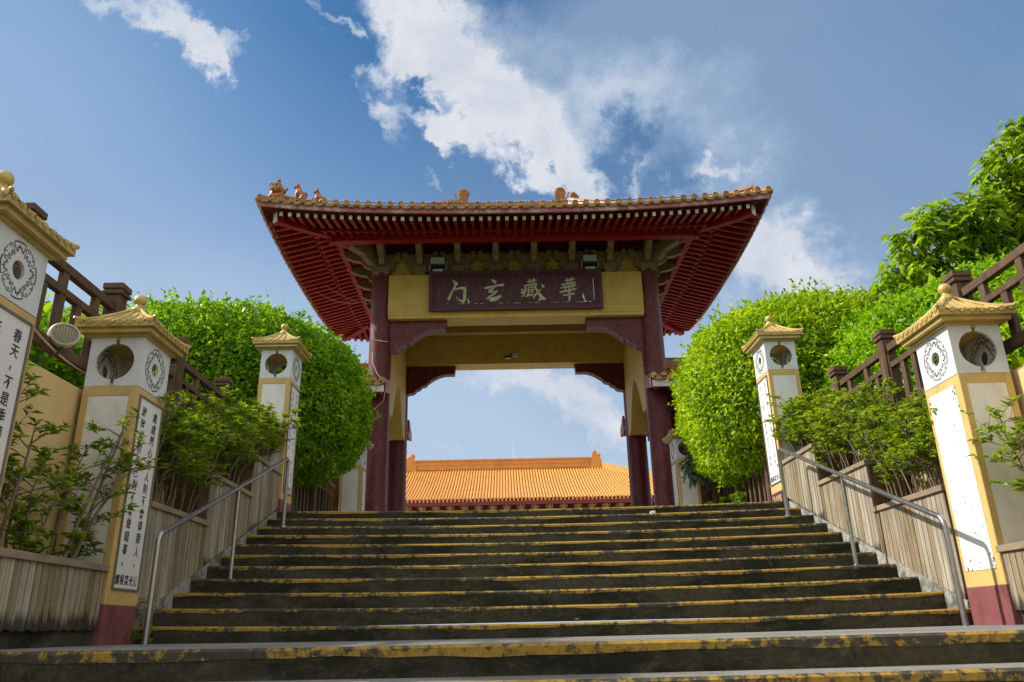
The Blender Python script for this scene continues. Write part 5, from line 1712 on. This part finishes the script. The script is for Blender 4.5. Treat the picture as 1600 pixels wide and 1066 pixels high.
branchy_tree('small tree with narrow greyish leaves drooping over the right gate lantern', (4.7, 17.2, 1.65), [
    (3.75, 16.2, 3.15, .36), (4.15, 16.2, 2.95, .42), (4.55, 16.2, 2.75, .40), (3.95, 16.4, 3.55, .40), (4.6, 16.5, 3.4, .5)], 33, .16, 'grey_leaf', 420, name='drooping_tree', droop=1.3, trunk_r=.05)

def shrub(label, x, y, z, h, spread, nst, seed, L=.07, matname='shrub', tufts=5, group='shrubs in the timber planters', lean=(0, 0), name='shrub', leafn=8, sub=3, thick=.011):
    r_ = random.Random(seed); rng = np.random.default_rng(seed)
    o = thing(name, label, 'shrub', (x, y, z), group)
    m_ = MB(); tips = []
    for s_ in range(nst):
        a = 6.28*(s_+r_.random()*.7)/nst
        out = spread*r_.uniform(.35, 1.0)
        p0 = Vector((x+.07*math.cos(a), y+.10*math.sin(a)*1.5, z-.06))
        hh = h*r_.uniform(.72, 1.05)
        p3 = Vector((x+math.cos(a)*out+lean[0]*hh, y+math.sin(a)*out*1.35+lean[1]*hh, z+hh))
        p1 = p0.lerp(p3, .33)+Vector((-math.cos(a)*out*.10+r_.uniform(-.03, .03), r_.uniform(-.03, .03), .05*h))
        p2 = p0.lerp(p3, .68)+Vector((r_.uniform(-.05, .05), r_.uniform(-.05, .05), .03*h))
        st_ = [p0, p1, p2, p3]
        m_.tube(st_, [thick, thick*.8, thick*.55, thick*.25], 6)
        tips.append((p3, (p3-p2).normalized(), 1.0))
        for b_ in range(tufts):
            f_ = .34+.62*(b_+r_.random())/tufts
            seg = min(2, int(f_*3)); q0 = st_[seg].lerp(st_[seg+1], f_*3-seg)
            aa = r_.uniform(0, 6.28); ln = h*r_.uniform(.14, .30)*(1.1-.4*f_)
            dv = Vector((math.cos(aa), math.sin(aa), r_.uniform(.25, .95))).normalized()
            q1 = q0+dv*ln*.5+Vector((0, 0, .02)); q2 = q0+dv*ln
            m_.tube([q0, q1, q2], [thick*.4, thick*.3, thick*.16], 5)
            tips.append((q2, dv, .95))
            for c_ in range(sub):
                a3 = r_.uniform(0, 6.28)
                dv3 = (dv+Vector((math.cos(a3), math.sin(a3), r_.uniform(-.1, .6)))*.9).normalized()
                w0 = q0.lerp(q2, r_.uniform(.3, .95)); w1 = w0+dv3*ln*r_.uniform(.35, .8)
                m_.tube([w0, w1], [thick*.22, thick*.12], 4)
                tips.append((w1, dv3, .85))
    m_.build('stems', MT['bark'], o, smooth=True)
    T = np.array([tuple(t[0]) for t in tips]); TD = np.array([tuple(t[1]) for t in tips]); n = len(T)
    VS, FS, bi = [], [], 0
    for q in range(leafn):
        a = rng.uniform(0, 6.28, n)
        rd = np.stack([np.cos(a), np.sin(a), rng.uniform(-.45, .35, n)], 1)
        D = unit(rd+TD*.55)
        N = unit(np.array([0, 0, 1.0])+rng.normal(0, .35, (n, 3))+TD*.3)
        back = rng.uniform(0, .55, n)*(q > 3)
        l2 = L*rng.uniform(.6, 1.3, n)
        v, f = leaf_arrays(T-TD*(back*L*1.6)[:, None], D, N, l2, l2*rng.uniform(.30, .42, n), .14)
        VS.append(v); FS.append(f+bi); bi += len(v)
    np_mesh('leaves', np.concatenate(VS), np.concatenate(FS), MT[matname], o)
    return o

# left, landing planter: thin open shrubs
shrub('thin open shrub in front of the far left lantern pillar in the lowest left planter', -3.80, 5.15, .48, 1.30, .26, 3, 41, .078, tufts=8, sub=2, thick=.015, lean=(.02, .10))
shrub('thin open shrub with curved stems in the middle of the lowest left planter', -3.72, 5.50, .48, .92, .28, 3, 42, .076, tufts=7, sub=2, thick=.013, lean=(0, .10))
shrub('tall leaning shrub crossing the inscription of the left foot pillar', -3.68, 5.92, .48, 1.22, .20, 4, 43, 0.072, tufts=7, sub=2, thick=.017, lean=(.10, .28))
shrub('low leafy sprig at the right end of the lowest left planter', -3.62, 6.02, .48, .45, .18, 3, 44, .07, tufts=5, sub=2, thick=.006)
shrub('low leafy sprig at the left end of the lowest left planter', -3.62, 5.40, .48, .33, .20, 3, 45, .085, tufts=4, sub=1, thick=.006)
# right, landing planter
shrub('open shrub in the lowest right planter in front of the blank foot pillar', 3.72, 5.78, .48, 1.16, .30, 5, 46, .072, tufts=9, sub=3, thick=.013, lean=(-.02, .10))
shrub('leafy shrub at the right photo edge in the lowest right planter', 3.85, 5.30, .48, 1.05, .30, 4, 47, .072, tufts=9, sub=3, thick=.012)
# stepped planters
k = 50
for s, nm in ((-1, 'left'), (1, 'right')):
    for pl_, (yy, zz, hh, mt_) in {'lowest': ((7.25, 7.65, 8.05), 1.075, 1.12, 'shrub'), 'middle': ((8.65, 9.0, 9.4), 1.585, .98, 'shrub_fresh'), 'topmost': ((9.95, 10.3, 10.62), 2.075, .82, 'shrub_fresh')}.items():
        for j, y in enumerate(yy):
            pos = ('nearest', 'middle', 'farthest')[j]
            k += 1
            h_ = hh*(1.0 if not (pl_ == 'topmost' and j == 2) else 1.08)
            if s > 0 and pl_ == 'lowest': h_ *= .92
            shrub('dense green shrub, %s of the three in the %s stepped planter on the %s' % (pos, pl_, nm), s*3.74, y, zz, h_, .36, 7, k, .068, mt_ if (k % 3) else 'shrub_fresh', tufts=8, leafn=8, sub=4, thick=.009, lean=(-s*.05, 0))
# bush climbing the fence on the right of the terrace
for j, (x, y, h_, sp_, lb) in enumerate(((4.45, 12.6, .75, .30, 'thin green bush behind the fence beside the right upper lantern pillar'), (3.92, 14.7, .62, .34, 'nearest green bush in front of the terrace fence right of the top step'), (3.92, 15.7, .70, .36, 'middle green bush in front of the terrace fence right of the top step'), (3.95, 16.6, .45, .30, 'farthest low green bush in front of the terrace fence by the gate'))):
    shrub(lb, x, y, 1.62, h_, sp_, 9, 80+j, .085, 'shrub_fresh', tufts=7, leafn=8, sub=4, group='bushes by the terrace fence', name='bush')
shrub('dark bush behind the fence left of the top step', -4.5, 17.4, 1.62, .8, .5, 9, 85, .085, 'shrub', tufts=7, leafn=8, sub=4, group='bushes by the terrace fence', name='bush')
# weeds at the foot of the left handrail
shrub('small bright weed in the corner between the left plinth and the lowest riser', -3.38, 6.84, 0.0, .16, .07, 4, 90, .045, 'shrub_fresh', tufts=2, sub=1, leafn=5, group='weeds on the stairs', name='weed', thick=.003)
shrub('taller weed behind the left handrail foot', -3.44, 6.96, .15, .22, .07, 4, 91, .045, 'shrub_fresh', tufts=3, sub=1, leafn=4, group='weeds on the stairs', name='weed', thick=.003)

# litter
def leaf_litter(label, x, y, z, m, L=.09, rz=.3):
    vs = [(x-L/2*math.cos(rz), y-L/2*math.sin(rz), z+.004), (x+.02*math.sin(rz), y-.02*math.cos(rz), z+.012), (x+L/2*math.cos(rz), y+L/2*math.sin(rz), z+.004), (x-.02*math.sin(rz), y+.02*math.cos(rz), z+.012), (x, y, z+.006)]
    q = MB(); q.add(vs, [(0, 1, 4), (1, 2, 4), (2, 3, 4), (3, 0, 4)])
    tag(q.build('fallen_leaf', m, None, origin=(x, y, z)), label, 'leaf', 'fallen leaves on the stairs')
MT['yleaf'] = mat('yellow_fallen_leaf', (.55, .42, .06), .6, bump=0)
MT['gleaf'] = mat('green_fallen_leaf', (.25, .42, .06), .6, bump=0)
leaf_litter('bright green fallen leaf on the lower landing near the first riser', -1.15, D0-.10, -.018, MT['gleaf'], .12, .05)
leaf_litter('yellow fallen leaf on the edge of a step, left of centre', -2.25, D0+5*TR+.06, 6*RS-.012, MT['yleaf'], .10, .4)
leaf_litter('pale brown fallen leaf on the step edge in the middle', .20, D0+.05, RS-.022, MT['yleaf'], .06, 1.0)
q = MB(); q.prism([(1.54, TOPZ-RS-.03), (1.60, TOPZ-RS-.032), (1.605, TOPZ-RS+.005), (1.57, TOPZ-RS+.01), (1.535, TOPZ-RS+.0)], 'y', TOPY-.33, TOPY-.27)
tag(q.build('paper_scrap', MT['scrap'], None, origin=(1.57, TOPY-.30, TOPZ-RS), bevel=.004), 'small white paper scrap on the second step from the top', 'litter')
